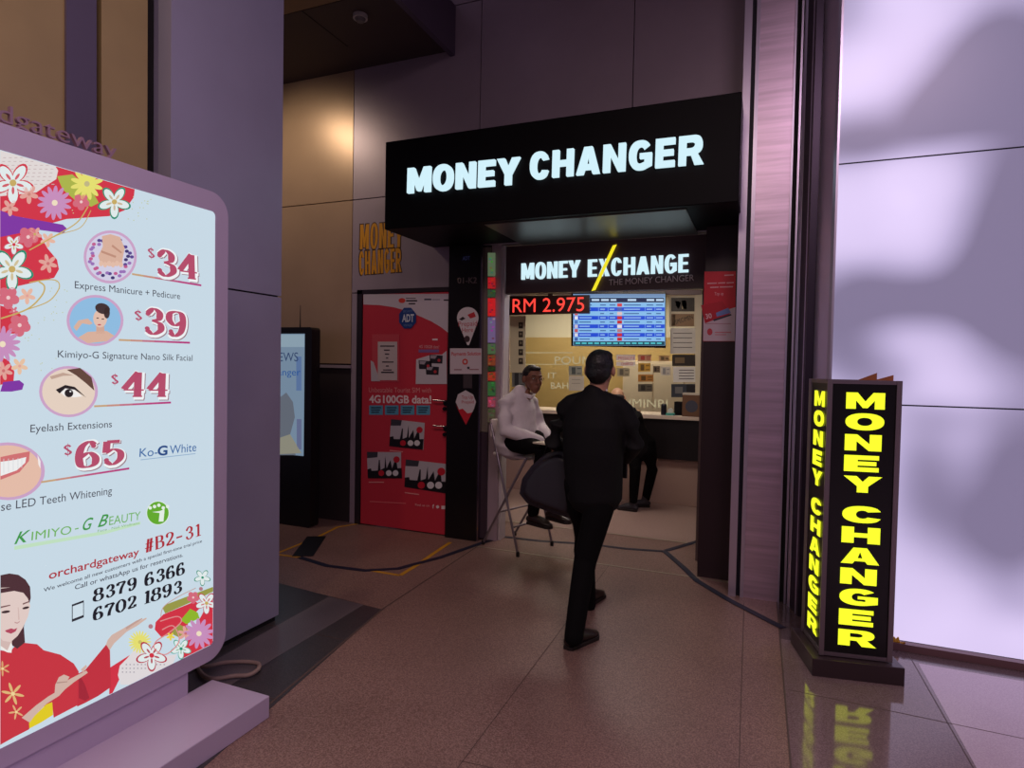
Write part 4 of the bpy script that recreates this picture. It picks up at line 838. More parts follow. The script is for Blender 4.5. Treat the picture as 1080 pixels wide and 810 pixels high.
# lower right flower cluster
bpart('red_cloud_print', [([(231, 620), (231, 690), (192, 700), (188, 690), (200, 668), (212, 650), (222, 630)], RD, 1), ([(164, 656), (172, 648), (206, 634), (212, 640), (200, 652), (196, 664), (170, 672), (163, 664)], RD, 2), ([(116, 704), (138, 690), (132, 704), (118, 732), (115, 732)], RD, 1)])
bpart('green_cloud_print', [([(171, 641), (176, 637), (224, 619), (226, 623), (206, 633), (174, 647)], (150, 150, 70), 3), ([(190, 654), (200, 642), (208, 646), (210, 652), (196, 658)], (140, 180, 40), 6), ([(180, 668), (188, 658), (200, 664), (188, 672)], (150, 150, 70), 3)])
bpart('patterned_cloud_print', [([(124, 712), (126, 702), (134, 694), (142, 684), (160, 694), (186, 690), (182, 700), (156, 712), (136, 722), (127, 722)], (220, 214, 216), 4)]+[(quad(x, y, x+1.4, y+1.4), (170, 164, 172), 6) for x in range(128, 178, 4) for y in range(692, 718, 4) if 712-(x-128)*.25 > y > 700-(x-128)*.05])
flower(203, 630, 6.5, 5, PK, (236, 200, 200), pw=1.2, L=6); flower(217, 636, 11, 5, W_, GO, (190, 60, 80), L=7, inner=(206, 120, 120)); flower(209, 668, 16, 13, LI, (236, 220, 190), pw=.36, L=7); flower(213, 609, 8, 5, W_, GR, GR, L=4)
flower(195, 668, 8, 6, PE, (200, 110, 110), L=6); flower(147, 677, 12, 20, YE, (200, 190, 100), pw=.16, L=4); flower(190, 684, 10, 5, W_, GR, (90, 170, 150), L=8, inner=(150, 190, 160)); flower(159, 691, 15, 5, W_, RD, (180, 50, 70), L=8, inner=(180, 80, 90)); flower(179, 671, 4.4, 5, (230, 206, 70), (230, 206, 70), L=9)
bpart('small_bud_print', [(ellp(158.6, 660.6, 2.4), (176, 120, 130), 3), (ellp(211.6, 621, 2), (176, 120, 130), 3)])
ribbon([(168, 655), (186, 650), (190, 656), (176, 668), (164, 676), (162, 684), (174, 690), (188, 676), (182, 660), (170, 664)], 1.1, (216, 140, 140), 10); ribbon([(169, 650), (172, 640), (186, 630), (206, 620)], .7, (190, 150, 140), 6)
# power cable lying behind the light box
k = MB(); P = [pz(x, y, .02) for x, y in ((206, 700), (214, 712), (226, 716), (246, 713), (262, 712), (272, 706), (272, 700), (258, 698), (236, 699), (218, 703), (208, 701))]
P = [Vector((a, b, .02)) for a, b in cat([(p.x, p.y) for p in P], n=5)]; k.tube(P, .011, None, 8)
o = obj('power_cable', k, mat('dusty_cable', (150, 126, 120), .7), None, smooth=True); tag(o, 'grey coiled power cable lying on the floor behind the light box', 'cable')
# ================================================================== GLOWING FLOOR TOTEM (right)
root = thing('lit_sign_totem', 'black upright floor sign with yellow lit letters beside the glowing glass wall', 'floor sign', (.45, 3.75, 0))
A = pz(866, 690, .1); B = pz(938, 698, .1)
A.z = B.z = 0; u = (B-A).normalized(); wd = (B-A).length; dn = Vector((-u.y, u.x, 0))     # front edge and depth direction
C_ = pz(844, 652, .1); C_.z = 0
side = (C_-A); sd = .30
side = dn*sd - u*.02
D0, D1, D2, D3 = A, B, B+side, A+side
TOT = mat('totem_black', (16, 14, 16), .3); TFR = mat('totem_frame_steel', (150, 136, 144), .35, .8); TBASE = mat('totem_base', (70, 56, 60), .35, .4)
ZT = 1.56
k = MB(); k.prism([p+Vector((0, 0, .10)) for p in (D0, D1, D2, D3)], (0, 0, ZT-.10)); obj('body', k, TOT, root)
e = .012
k = MB()
def bar(p, q, w, z0, z1): # vertical / horizontal trims
    pass
for c in (D0, D1, D3, D2):
    k.prism([c+Vector((sx*e, sy*e, .1)) for sx, sy in ((-1, -1), (1, -1), (1, 1), (-1, 1))], (0, 0, ZT-.095))
for z in (.1, ZT-.016):
    for p, q in ((D0, D1), (D0, D3), (D1, D2), (D3, D2)):
        d = (q-p).normalized(); n2 = Vector((-d.y, d.x, 0))*.006
        k.prism([p+n2+Vector((0, 0, z)), p-n2+Vector((0, 0, z)), q-n2+Vector((0, 0, z)), q+n2+Vector((0, 0, z))], (0, 0, .02))
obj('metal_frame', k, TFR, root)
k = MB(); c0 = (D0+D1+D2+D3)/4
k.prism([c0+(p-c0)*1.0+((p-c0).normalized())*.075 for p in (D0, D1, D2, D3)], (0, 0, .095)); obj('base', k, TBASE, root, bevel=.004)
ylw = emi('totem_yellow', (238, 250, 40), 1.25)
vs_cache = {}
def totem_letters(P0, P1, text_, z_top, z_bot, wfrac, depth, flip=False):
    U = (P1-P0); W = U.length; U = U/W; N = Vector((U.y, -U.x, 0))
    n = len(text_); rows = [c for c in text_]; step = (z_top-z_bot)/(sum(1 if c != ' ' else .45 for c in rows)); z = z_top
    k = MB(); k.flat = True
    for c in rows:
        if c == ' ': z -= step*.45; continue
        vs, fs = word_block(c, .29, .27, .9); x0 = min(v[0] for v in vs); x1 = max(v[0] for v in vs); h = step*.78
        lw = W*wfrac*(1.0 if c not in 'EN' else .9 if c == 'E' else .95)
        base = z-h
        k.add([P0+U*((W-W*wfrac)/2+W*.02+(v[0]-x0)/(x1-x0)*lw)+Vector((0, 0, base+v[1]*h))+N*depth for v in vs], fs); z -= step
    return k
k = totem_letters(D0, D1, 'MONEY CHANGER', 1.50, .14, .56, .004); obj('lettering', k, ylw, root)
k = totem_letters(D3, D0, 'MONEY CHANGER', 1.50, .14, .55, .004); obj('lettering', k, ylw, root)
# small yellow leaf-like scrap by the totem
k = MB(); c = pz(945, 684, 0); 
for i, t in enumerate((20, 75, 120, 165, -20)):
    a = math.radians(t); d = Vector((math.cos(a)*.5, -.2, abs(math.sin(a)))).normalized()
    k.tube([c+Vector((0, 0, .015)), c+Vector((0, 0, .02))+d*.03, c+Vector((0, 0, .02))+d*.055], [.004, .013, .003], None, 8)
o = obj('flower_scrap', k, mat('orange_yellow', (226, 176, 60), .5), None); tag(o, 'small orange yellow flower lying at the foot of the glowing wall', 'flower')
k = MB(); tp = (D0+D1+D2+D3)/4; tp.z = ZT+.004
for a, b in ((.02, .04), (.1, .03)):
    q = tp+u*a; k.prism([q+Vector((0, -.03, 0)), q+Vector((.09, -.02, 0)), q+Vector((.09, -.02, b)),], (0, .02, 0))
o = obj('cardboard_scrap', k, mat('orange_card', (170, 100, 60), .6), root)
# ================================================================== SLIM AD DISPLAY behind the pillar (left middle)
AY = 4.75
xr = py(328, 450, AY).x; zt2 = py(325, 345, AY).z
root = thing('advert_display', 'tall black floor display showing a pale blue NEWS advert, half hidden by the lilac pillar', 'display', (xr-.36, AY, 0))
k = MB(); k.prism([(a, AY, b) for a, b in rrect(xr-.72, xr, .0, zt2, .03)], (0, .12, 0)); obj('cabinet', k, mat('display_black', (8, 8, 10), .3), root)
x1 = py(321, 400, AY).x; z1 = py(320, 352, AY).z; z0 = py(321, 481, AY).z
k = MB(); k.box((x1-.6, AY-.004, z0), (x1, AY, z1)); obj('screen', k, emi('advert_pale', (132, 156, 180), .7), root)
k = MB(); AP = AY-.004
def aq(pts, c, L=1): ppoly(k, 'Y', AP, pts, emi('advert_%d_%d_%d' % c, c, .6), L)
zz = [(292, 352), (321, 352)]
aq([(294, 420), (302, 414), (309, 424), (311, 440), (305, 462), (312, 480), (294, 480)], (120, 128, 142)); aq([(294, 462), (306, 458), (318, 478), (294, 479)], (170, 168, 150), 2); aq(quad(294, 353, 321, 366), (170, 196, 214), 1)
aq(quad(312.5, 376, 318, 412), (110, 140, 190), 2); aq(quad(313, 442, 318, 474), (120, 130, 170), 2); obj('advert_picture', k, None, root)
k = MB(); text(k, 'NEWS', 'Y', AP, (286, 381), (314.5, 381), 9, emi('advert_ink', (50, 70, 110), .8), 3); text(k, 'changer', 'Y', AP, (283, 396), (317, 396), 7, emi('advert_blue', (40, 90, 160), .8), 3); obj('advert_lettering', k, None, root)
k = MB(); c = py(316.6, 345, AY+.05); k.tube([c, Vector((c.x, c.y, py(316.6, 322, AY+.05).z))], [.006, .002], None, 8); obj('antenna', k, mat('antenna_black', (20, 20, 22), .4), root)
# ================================================================== TAPE ON THE FLOOR
NV = mat('navy_floor_tape', (14, 18, 50), .6); YT = mat('yellow_floor_tape', (206, 150, 30), .5)
def tape(name, pts, w, m, label, z=.0025, widths=None):
    P = [pz(x, y, 0) for x, y in pts]; k = MB(); n = len(P); Lr = []
    for i in range(n):
        t = (P[min(i+1, n-1)]-P[max(0, i-1)]); t.z = 0; t.normalize(); nn = Vector((-t.y, t.x, 0)); ww = (widths[i] if widths else w)/2
        Lr.append((P[i]+nn*ww, P[i]-nn*ww))
    vs = []
    for a, b in Lr: vs += [(a.x, a.y, z), (b.x, b.y, z), (a.x, a.y, z+.0015), (b.x, b.y, z+.0015)]
    fs = []
    for i in range(n-1):
        o = 4*i; fs += [[o, o+4, o+5, o+1], [o+2, o+3, o+7, o+6], [o, o+2, o+6, o+4], [o+1, o+5, o+7, o+3]]
    fs += [[0, 1, 3, 2], [4*n-4, 4*n-2, 4*n-1, 4*n-3]]
    k.add(vs, fs); o = obj(name, k, m); return tag(o, label, 'floor tape')
tape('cable_cover', [(334, 566), (319, 587)], .17, mat('black_cable_cover', (16, 17, 26), .5), 'short wide dark cable cover running from the black display to the navy tape', .003)
tape('navy_tape', [(316, 588), (345, 597), (385, 602), (420, 600), (465, 588), (505, 574), (524, 568)], .05, NV, 'navy tape curving from the dark cable cover to the black kiosk post')
tape('navy_tape', [(528, 566), (570, 571), (620, 574), (660, 579), (703, 582)], .05, NV, 'navy tape across the kiosk opening behind the walking man')
tape('navy_tape', [(703, 581), (737, 571)], .05, NV, 'short navy tape branching towards the dark brown pillar inside the opening', .004)
tape('navy_tape', [(700, 581), (722, 600), (735, 613), (770, 634), (826, 663)], .05, NV, 'navy tape running in front of the brushed metal pillar', .0045)
tape('yellow_tape', [(294, 583), (336, 566), (356, 556), (380, 552)], .03, YT, 'yellow tape passing behind the dark cable cover', 0.0004)
tape('yellow_tape', [(294, 585), (316, 588)], .035, YT, 'short yellow tape between the lilac pillar and the cable cover', 0.0004)
tape('yellow_tape', [(392, 602), (422, 607)], .03, YT, 'short yellow tape in front of the curving navy tape', 0.0004)
tape('yellow_tape', [(422, 607), (440, 596), (460, 582), (475, 572)], .035, YT, 'yellow tape running from the navy curve to the red door corner', 0.0004)
# ================================================================== PEOPLE
MB.round = True
SKIN = mat('skin_tone', (176, 128, 104), .5); SKIN2 = mat('skin_brown', (132, 86, 66), .5); SKIN3 = mat('skin_tan', (206, 160, 128), .45)
def grown(name, mb, m, parent, voxel=.007, it=4, bump=None):
    o = obj(name, mb, m, parent); o.data.shade_smooth()
    r = o.modifiers.new('merge', 'REMESH'); r.mode = 'VOXEL'; r.voxel_size = voxel; r.use_smooth_shade = True
    s = o.modifiers.new('soft', 'SMOOTH'); s.iterations = it; s.factor = .5
    return o
def V(*a): return Vector(a)
def hand(mb, wrist, d, palm, side, s=1.0, curl=.5):
    # wrist point, pointing direction, palm normal, thumb side direction
    d = Vector(d).normalized(); n = Vector(palm); n = (n-d*n.dot(d)).normalized(); t = Vector(side); t = (t-d*t.dot(d)-n*t.dot(n)).normalized()
    w = Vector(wrist)
    mb.tube([w-d*.02*s, w+d*.03*s, w+d*.09*s], [(.017*s, .026*s), (.016*s, .036*s), (.013*s, .038*s)], None, 14, up=n)
    for i, (off, L) in enumerate(((.03, .066), (.0105, .074), (-.0095, .069), (-.029, .054))):
        b = w+d*.082*s+t*off*s; c1 = curl*(.7+.12*i); p = [b]
        a = 0
        for seg in (.45, .32, .23):
            a += c1; p.append(p[-1]+(d*math.cos(a)+n*math.sin(a))*L*seg*s)
        mb.tube([b-d*.015*s]+p, [.0092*s, .0092*s, .0088*s, .0082*s, .0068*s], None, 10)
    b = w+d*.025*s+t*.026*s
    mb.tube([b, b+(d*.6+t*.7+n*.3).normalized()*.035*s, b+(d*.6+t*.7+n*.3).normalized()*.035*s+(d*.85+t*.2+n*.45).normalized()*.032*s], [.012*s, .0105*s, .008*s], None, 10)
def head(mb, c, f, s=1.0, up=(0, 0, 1)):
    f = Vector(f).normalized(); u = Vector(up); u = (u-f*u.dot(f)).normalized(); r = f.cross(u); M = Matrix((r, f, u)).transposed(); c = Vector(c)
    P = lambda a, b, z: c+(r*a+f*b+u*z)*s
    mb.ell(P(0, -.012, .022), (.076*s, .096*s, .092*s), None, 20, M)
    mb.tube([P(0, .02, .0), P(0, .035, -.045), P(0, .05, -.085), P(0, .055, -.105)], [(.062*s, .066*s), (.05*s, .058*s), (.036*s, .042*s), (.018*s, .022*s)], None, 16, up=f)
    mb.tube([P(0, .078, .018), P(0, .094, -.006), P(0, .106, -.028), P(0, .09, -.036)], [.009*s, .011*s, .014*s, .012*s], None, 10)
    for k in (-1, 1):
        mb.ell(P(k*.012, .092, -.031), (.009*s, .009*s, .007*s), None, 8, M)
        mb.tube([P(k*.012, .083, .034), P(k*.05, .066, .03)], [.01*s, .008*s], None, 8)
        mb.ell(P(k*.084, -.012, -.004), (.012*s, .02*s, .033*s), None, 12, M)
        mb.ell(P(k*.04, .055, -.03), (.022*s, .02*s, .022*s), None, 10, M)
    mb.tube([P(-.02, .082, -.06), P(0, .09, -.058), P(.02, .082, -.06)], [.004*s, .007*s, .004*s], None, 8); mb.tube([P(-.018, .08, -.068), P(0, .087, -.069), P(.018, .08, -.068)], [.004*s, .0075*s, .004*s], None, 8)
    return P, M, r, f, u
def face_bits(P, M, s, par, hairm):
    for k in (-1, 1):
        k_ = MB(); k_.ell(P(k*.031, .072, .012), (.013*s, .009*s, .0075*s), None, 12, M); e = obj('eye', k_, mat('eye_white', (220, 214, 206), .3), par, smooth=True)
        k_ = MB(); k_.ell(P(k*.031, .079, .012), (.0055*s, .004*s, .0058*s), None, 10, M); obj('iris', k_, mat('iris_dark', (36, 24, 20), .2), e, smooth=True)
        k_ = MB(); k_.tube([P(k*.015, .087, .033), P(k*.032, .082, .038), P(k*.05, .07, .034)], [.0025*s, .004*s, .0025*s], None, 8); obj('eyebrow', k_, hairm, par)
def shoe(parent, heel, toe, m, solem, high=.11, s=1.0):
    h = Vector(heel); t = Vector(toe); d = (t-h).normalized(); L = (t-h).length; w = Vector((-d.y, d.x, 0)).normalized(); up = Vector((0, 0, 1))
    k = MB()
    k.tube([h+d*.015+up*.045, h+d*.06+up*.055, h+d*L*.5+up*.05, h+d*L*.75+up*.036, h+d*(L-.015)+up*.028], [(.03, .03), (.04, .037), (.038, .042), (.026, .046), (.014, .026)], None, 16, up=up)
    k.tube([h+d*.055+up*.05, h+d*.06+up*high, h+d*.055+up*(high+.03)], [(.045, .037), (.042, .036), (.043, .038)], None, 16, up=d)
    o = grown('shoe', k, m, parent, .006, 3)
    k = MB(); out = []
    for i in range(24):
        a = 2*PI*i/24; x = .5-.5*math.cos(a); wd = (.034+.014*x if x < .85 else .046*math.sqrt(max(0, (1-x)/.15)))*(1 if .04 < x else .6)
        out.append(h+d*(x*L)+w*(math.sin(a) >= 0 and wd or -wd)+up*.001)
    k.prism(out, (0, 0, .022)); obj('sole', k, solem, o, bevel=.003)
    return o
BLACK_SUIT = mat('black_suit_cloth', (10, 9, 12), .75, noise=.2, nscale=60, spec=.25); TROUS = mat('black_trousers', (8, 7, 9), .85, spec=.15)
HAIR = mat('black_hair', (12, 10, 12), .45, bump=.5, nscale=80); SOLE = mat('dark_sole', (30, 20, 20), .6); BOOT = mat('dark_brown_leather', (40, 26, 24), .35)
SHIRT = mat('white_shirt_cloth', (226, 218, 222), .75, noise=.08, nscale=9, bump=.9)
# ---- walking man
g = (pz(592, 688)+pz(618, 640))/2
man = thing('person', 'person in a black suit walking away to the counter, dark bag on left arm', 'person', (g.x, g.y, 0))
hc = py(633, 391, 3.62)
b = MB(); P, M, r, f, u_ = head(b, hc+V(0, 0, .0), (-.02, 1, -.06), 1.0)
neck = [hc+V(0, -.01, -.06), V(hc.x-.005, 3.60, 1.46), V(-.94, 3.58, 1.38)]
b.tube(neck, [.058, .056, .07], None, 16)
shR, shL = V(-.745, 3.60, 1.36), V(-1.135, 3.60, 1.36)
elR, elL = py(670, 468, 3.60), py(583, 466, 3.60)
wrR = py(659, 484, 3.84); wrL = py(592, 470, 3.84)
b.tube([V(-.94, 3.59, 1.34), V(-.94, 3.58, 1.2), V(-.945, 3.58, 1.0), V(-.945, 3.59, .86)], [(.125, .07), (.14, .09), (.13, .08), (.13, .09)], None, 18, up=(1, 0, 0))
for sh, el, wr in ((shR, elR, wrR), (shL, elL, wrL)): b.tube([sh+V(0, 0, -.05), (sh+el)/2, el, (el+wr)/2, wr], [.028, .028, .028, .028, .022], None, 12); b.tube([V(-.94, 3.59, 1.31), sh.lerp(V(-.94, 3.59, 1.36), .15)+V(0, 0, -.06)], .03, None, 12)
hand(b, wrR, (-.45, .75, .05), (-.6, -.3, -.4), (0, .2, 1), 1.0, .55); hand(b, wrL, (.3, .8, .2), (.8, -.3, -.3), (0, .1, 1), 1.0, .9)
hipR, hipL = V(-.865, 3.60, .91), V(-1.02, 3.60, .91)
knR, knL = py(617, 592, 3.50), py(616, 580, 3.84); anR, anL = py(605, 668, 3.33), py(620, 634, 3.97)
for h_, kn, an in ((hipR, knR, anR), (hipL, knL, anL)): b.tube([h_, (h_+kn)/2, kn, kn*.6+an*.4, an], [.075, .068, .05, .048, .034], None, 12)
grown('body', b, SKIN, man)
face_bits(P, M, 1, man, HAIR)
k = MB(); k.ell(P(0, -.024, .034), (.084, .098, .094), None, 20, M); k.ell(P(0, -.055, -.01), (.078, .062, .066), None, 18, M); k.ell(P(.01, .01, .09), (.062, .07, .036), None, 14, M); k.ell(P(0, -.06, -.045), (.058, .035, .04), None, 14, M)
random.seed(3)
for i in range(0):
    a = random.uniform(0, 2*PI); e_ = random.uniform(.1, 1.2); q = P(.083*math.cos(a)*math.cos(e_), -.024+.097*math.sin(a)*math.cos(e_), .034+.093*math.sin(e_))
    if (q-hc).dot(f) < .07: k.ell(q, (.012, .014, .011), None, 8, M)
grown('hair', k, HAIR, man, .005, 3)
k = MB(); cx = -.935
k.tube([V(-.94, 3.585, 1.455), V(-.94, 3.585, 1.425), V(-.94, 3.59, 1.375), V(-.938, 3.585, 1.25), V(-.938, 3.58, 1.1), V(-.935, 3.59, .98), V(-.93, 3.60, .88), V(-.925, 3.60, .815)],
       [(.07, .068), (.115, .08), (.168, .10), (.19, .125), (.185, .12), (.178, .118), (.172, .125), (.165, .125)], None, 24, up=(1, 0, 0))
k.tube([hc+V(0, -.012, -.15), V(-.94, 3.585, 1.42)], [.07, .085], None, 18)
for sh, el, wr, sg in ((shR, elR, wrR, 1), (shL, elL, wrL, -1)):
    k.tube([V(-.94+sg*.06, 3.59, 1.415), V(-.94+sg*.14, 3.59, 1.385), sh+V(-sg*.01, 0, -.02)], [.052, .058, .062], None, 14)
    k.tube([sh+V(-sg*.012, 0, -.035), (sh+el)/2, el, (el+wr)/2, wr*.96+el*.04], [.064, .06, .056, .05, .042], None, 16)
jk = grown('jacket', k, BLACK_SUIT, man, .009, 5)
k = MB(); k.tube([hc+V(-.05, -.03, -.118), hc+V(0, -.072, -.112), hc+V(.05, -.03, -.118)], [(.012, .006)]*3, None, 10); obj('shirt_collar', k, SHIRT, man, smooth=True)
k = MB()
k.tube([V(-.94, 3.6, .98), V(-.94, 3.6, .86)], [(.16, .11), (.168, .115)], None, 20, up=(1, 0, 0))
for h_, kn, an in ((hipR, knR, anR), (hipL, knL, anL)): k.tube([h_, (h_*.6+kn*.4), kn, kn*.55+an*.45, an+V(0, 0, -.03)], [.1, .088, .068, .062, .055], None, 16)
grown('trousers', k, TROUS, man, .009, 4)
hl, to = pz(597, 686), pz(629, 671); d = (to-hl).normalized(); shoe(man, hl, hl+d*.285, BOOT, SOLE, .12)
hl = pz(617, 641); shoe(man, hl, hl+V(.05, .28, 0), BOOT, SOLE, .12)
# phone / wallet in the right hand, bag on the left forearm
k = MB(); c = py(654, 494, 3.84); k.box(c+V(-.045, -.01, -.06), c+V(.045, .012, .07)); o = obj('wallet', k, mat('black_leather', (14, 12, 14), .4), None, bevel=.006); tag(o, 'black wallet held low in the right hand of the walking person', 'wallet')
BAG = mat('dark_plum_leather', (34, 28, 38), .45, noise=.1, nscale=10)
bc = py(575, 515, 3.74)
bag = thing('tote_bag', 'dark slouchy tote bag hanging from the left arm of the walking person', 'bag', bc)
pts = [(588, 474), (572, 480), (558, 492), (548, 506), (545, 522), (554, 533), (575, 541), (603, 550), (608, 530), (604, 500), (600, 478)]
k = MB(); F_ = [py(x, y, 3.66) for x, y in pts]; cc = sum(F_, Vector())/len(F_)
k.prism([cc+(p-cc)*.8 for p in F_], (0, .015, 0)); k.prism([p+V(0, .03, 0) for p in F_], (0, .11, 0)); k.prism([cc+(p-cc)*.8+V(0, .15, 0) for p in F_], (0, .02, 0))
grown('bag_body', k, BAG, bag, .009, 10)
k = MB(); 
for yy in (3.70, 3.80):
    a, c2 = py(573, 482, yy), py(597, 482, yy); top = py(586, 463, yy)+V(0, 0, .02); k.tube([a, (a+top)/2+V(-.015, 0, .01), top, (c2+top)/2+V(.015, 0, .01), c2], .008, None, 8)
obj('handle', k, BAG, bag, smooth=True)
# ---- tall folding stool and seated man
FD = V(.93, -.34, 0).normalized(); SD = V(.34, .93, 0).normalized()
nf = pz(546, 587); 
st = thing('folding_stool', 'tall folding chair with thin metal legs and a white back at the kiosk opening', 'chair', (nf.x-.25, nf.y+.2, 0))
TUBE = mat('grey_tube_metal', (150, 140, 150), .35, .7); PADW = mat('white_plastic_seat', (224, 212, 208), .45); FOOT = mat('rubber_foot', (20, 18, 20), .7)
W_s = .46
for j in (0, 1):
    o_ = SD*(W_s*j); top = V(-2.20, 4.90, 1.10)+o_
    ff = V(nf.x, nf.y, .02)+o_; k = MB(); k.tube([top, top.lerp(ff, .5)+V(.0, 0, .0), ff], .011, None, 10); l = obj('leg', k, TUBE, st, smooth=True)
    k = MB(); k.tube([ff+V(0, 0, -.019), ff+V(0, 0, .012)], .015, None, 10); obj('rubber_foot', k, FOOT, l)
    s0 = V(-2.02, 4.84, .84)+FD*.22+o_; rf = V(-2.30, 5.0, .02)+o_*.92; k = MB(); k.tube([s0, rf], .011, None, 10); l = obj('leg', k, TUBE, st, smooth=True)
    k = MB(); k.tube([rf+V(0, 0, -.019), rf+V(0, 0, .012)], .015, None, 10); obj('rubber_foot', k, FOOT, l)
k = MB(); a = V(-2.20, 4.90, 1.10).lerp(V(nf.x, nf.y, .02), .8); k.tube([a, a+SD*W_s], .009, None, 10); a2 = (V(-2.02, 4.84, .84)+FD*.22).lerp(V(-2.30, 5.0, .02), .62); k.tube([a2, a2+SD*W_s*.95], .009, None, 10); obj('foot_rail', k, TUBE, st, smooth=True)
k = MB(); c = V(-2.02, 4.84, .835)+SD*W_s/2; k.prism([c-FD*.2-SD*.2+V(0, 0, -.015), c+FD*.22-SD*.2+V(0, 0, -.015), c+FD*.22+SD*.2+V(0, 0, -.015), c-FD*.2+SD*.2+V(0, 0, -.015)], (0, 0, .03)); obj('seat', k, PADW, st, bevel=.012)
k = MB(); a = V(-2.20, 4.90, .98); k.prism([a-SD*.0+FD*-.012, a+SD*W_s+FD*-.012, a+SD*W_s+FD*.012, a+FD*.012], (-.0, 0, .16)); obj('backrest', k, PADW, st, bevel=.014)
sm_ = thing('person', 'seated person in a white shirt, dark trousers and glasses on the tall folding chair', 'person', (-1.98, 4.95, .86))
hc = py(562, 400, 4.93); ff = V(.74, -.66, -.06)
b = MB(); P, M, r, f, u_ = head(b, hc, ff, 1.0)
hipc = V(-2.0, 4.98, .985); ch = V(-1.97, 4.95, 1.28)
b.tube([hc+V(-.02, .01, -.05), hc+V(-.05, .03, -.13), V(-1.955, 4.94, 1.36)], [.057, .055, .065], None, 16)
b.tube([V(-1.96, 4.94, 1.27), V(-1.97, 4.95, 1.22), V(-2.0, 4.97, 1.1), hipc], [(.10, .05), (.13, .08), (.13, .09), (.13, .09)], None, 18, up=SD)
shN, shF = V(-1.965, 4.945, 1.30)-SD*.175, V(-1.965, 4.945, 1.30)+SD*.175
elN, elF = V(-1.93, 4.95, 1.07)-SD*.23+FD*.02, V(-1.93, 4.95, 1.07)+SD*.23
wrN = py(573, 466, 4.80); wrF = wrN+V(.02, .14, .0)
for sh, el, wr in ((shN, elN, wrN), (shF, elF, wrF)): b.tube([sh+V(0, 0, -.03), (sh+el)/2, el, (el+wr)/2, wr], [.032, .032, .03, .028, .022], None, 12); b.tube([V(-1.96, 4.94, 1.26), sh.lerp(V(-1.96, 4.94, 1.3), .15)+V(0, 0, -.04)], .028, None, 12)
hand(b, wrN, FD+V(0, .2, -.3), (0, .6, -.8), (0, .8, .4), 1.0, .5); hand(b, wrF, FD+V(0, -.3, -.3), (0, -.5, -.8), (0, -.8, .4), 1.0, .5)
knN, knF = hipc+FD*.45-SD*.16+V(0, 0, -.05), hipc+FD*.46+SD*.14+V(0, 0, -.05); hN, hF = hipc-SD*.09+V(0, 0, -.01), hipc+SD*.09+V(0, 0, -.01)
anN, anF = py(562, 548, 4.9), py(582, 545, 5.12)
anN.z = .36; anF.z = .36
for h_, kn, an in ((hN, knN, anN), (hF, knF, anF)): b.tube([h_, (h_+kn)/2, kn, kn*.6+an*.4, an], [.075, .068, .05, .048, .034], None, 12)
grown('body', b, SKIN2, sm_)
face_bits(P, M, 1, sm_, HAIR)
k = MB(); k.ell(P(0, -.024, .036), (.081, .094, .088), None, 20, M); k.ell(P(0, -.05, -.0), (.077, .058, .06), None, 18, M); k.ell(P(.0, .03, .093), (.055, .05, .024), None, 14, M); grown('hair', k, HAIR, sm_, .005, 3)
k = MB()
for q in (-1, 1):
    k.tube([P(q*.033+.021*math.cos(t), .094, .008+.016*math.sin(t)) for t in [i*PI/8 for i in range(17)]], .0018, None, 6)
    k.tube([P(q*.054, .092, .014), P(q*.079, .05, .014), P(q*.082, -.01, .008)], .0018, None, 6)
k.tube([P(-.012, .096, .012), P(.012, .096, .012)], .0018, None, 6); obj('glasses', k, mat('glasses_wire', (150, 120, 100), .25, .9), sm_)
k = MB()
k.tube([V(-1.945, 4.94, 1.40), V(-1.955, 4.94, 1.35), V(-1.97, 4.95, 1.26), V(-1.985, 4.965, 1.12), V(-1.99, 4.975, 1.0), V(-2.0, 4.98, .93)], [(.065, .06), (.125, .085), (.185, .125), (.19, .15), (.2, .175), (.2, .18)], None, 24, up=SD)
for sh, el, wr in ((shN, elN, wrN), (shF, elF, wrF)): k.tube([V(-1.96, 4.94, 1.35).lerp(sh, .5), sh+V(0, 0, -.02), (sh+el)/2, el, (el+wr)/2, wr*.93+el*.07], [.06, .07, .068, .066, .056, .044], None, 16)
grown('shirt', k, SHIRT, sm_, .01, 5)
k = MB(); cN = hc+V(-.04, .015, -.13); k.tube([cN+f*.05+r*.0-V(0, 0, .02), cN+r*.06, cN-f*.06+V(0, 0, .012), cN-r*.06, cN+f*.05-V(0, 0, .02)], [(.018, .006)]*5, None, 10, up=(0, 0, 1)); obj('shirt_collar', k, SHIRT, sm_, smooth=True)
k = MB(); k.tube([hipc-SD*.08, hipc+SD*.08], [.115, .115], None, 18)
for h_, kn, an in ((hN, knN, anN), (hF, knF, anF)): k.tube([h_, (h_+kn)/2, kn, kn*.55+an*.45, an], [.1, .09, .072, .064, .05], None, 16)
grown('trousers', k, TROUS, sm_, .009, 4)
for an in (anN, anF):
    h_ = V(an.x, an.y, .26)-FD*.06; shoe(sm_, h_, h_+FD*.27, BOOT, SOLE, .08)
# papers on his lap
k = MB(); c = py(576, 468, 4.62); k.prism([c-FD*.08-SD*.07, c+FD*.1-SD*.07, c+FD*.1+SD*.06, c-FD*.08+SD*.06], (0, 0, .012)); 
o = obj('paper_slip', k, mat('paper_white', (226, 214, 190), .6), None); tag(o, 'white paper slip held at the hands of the seated person', 'paper')
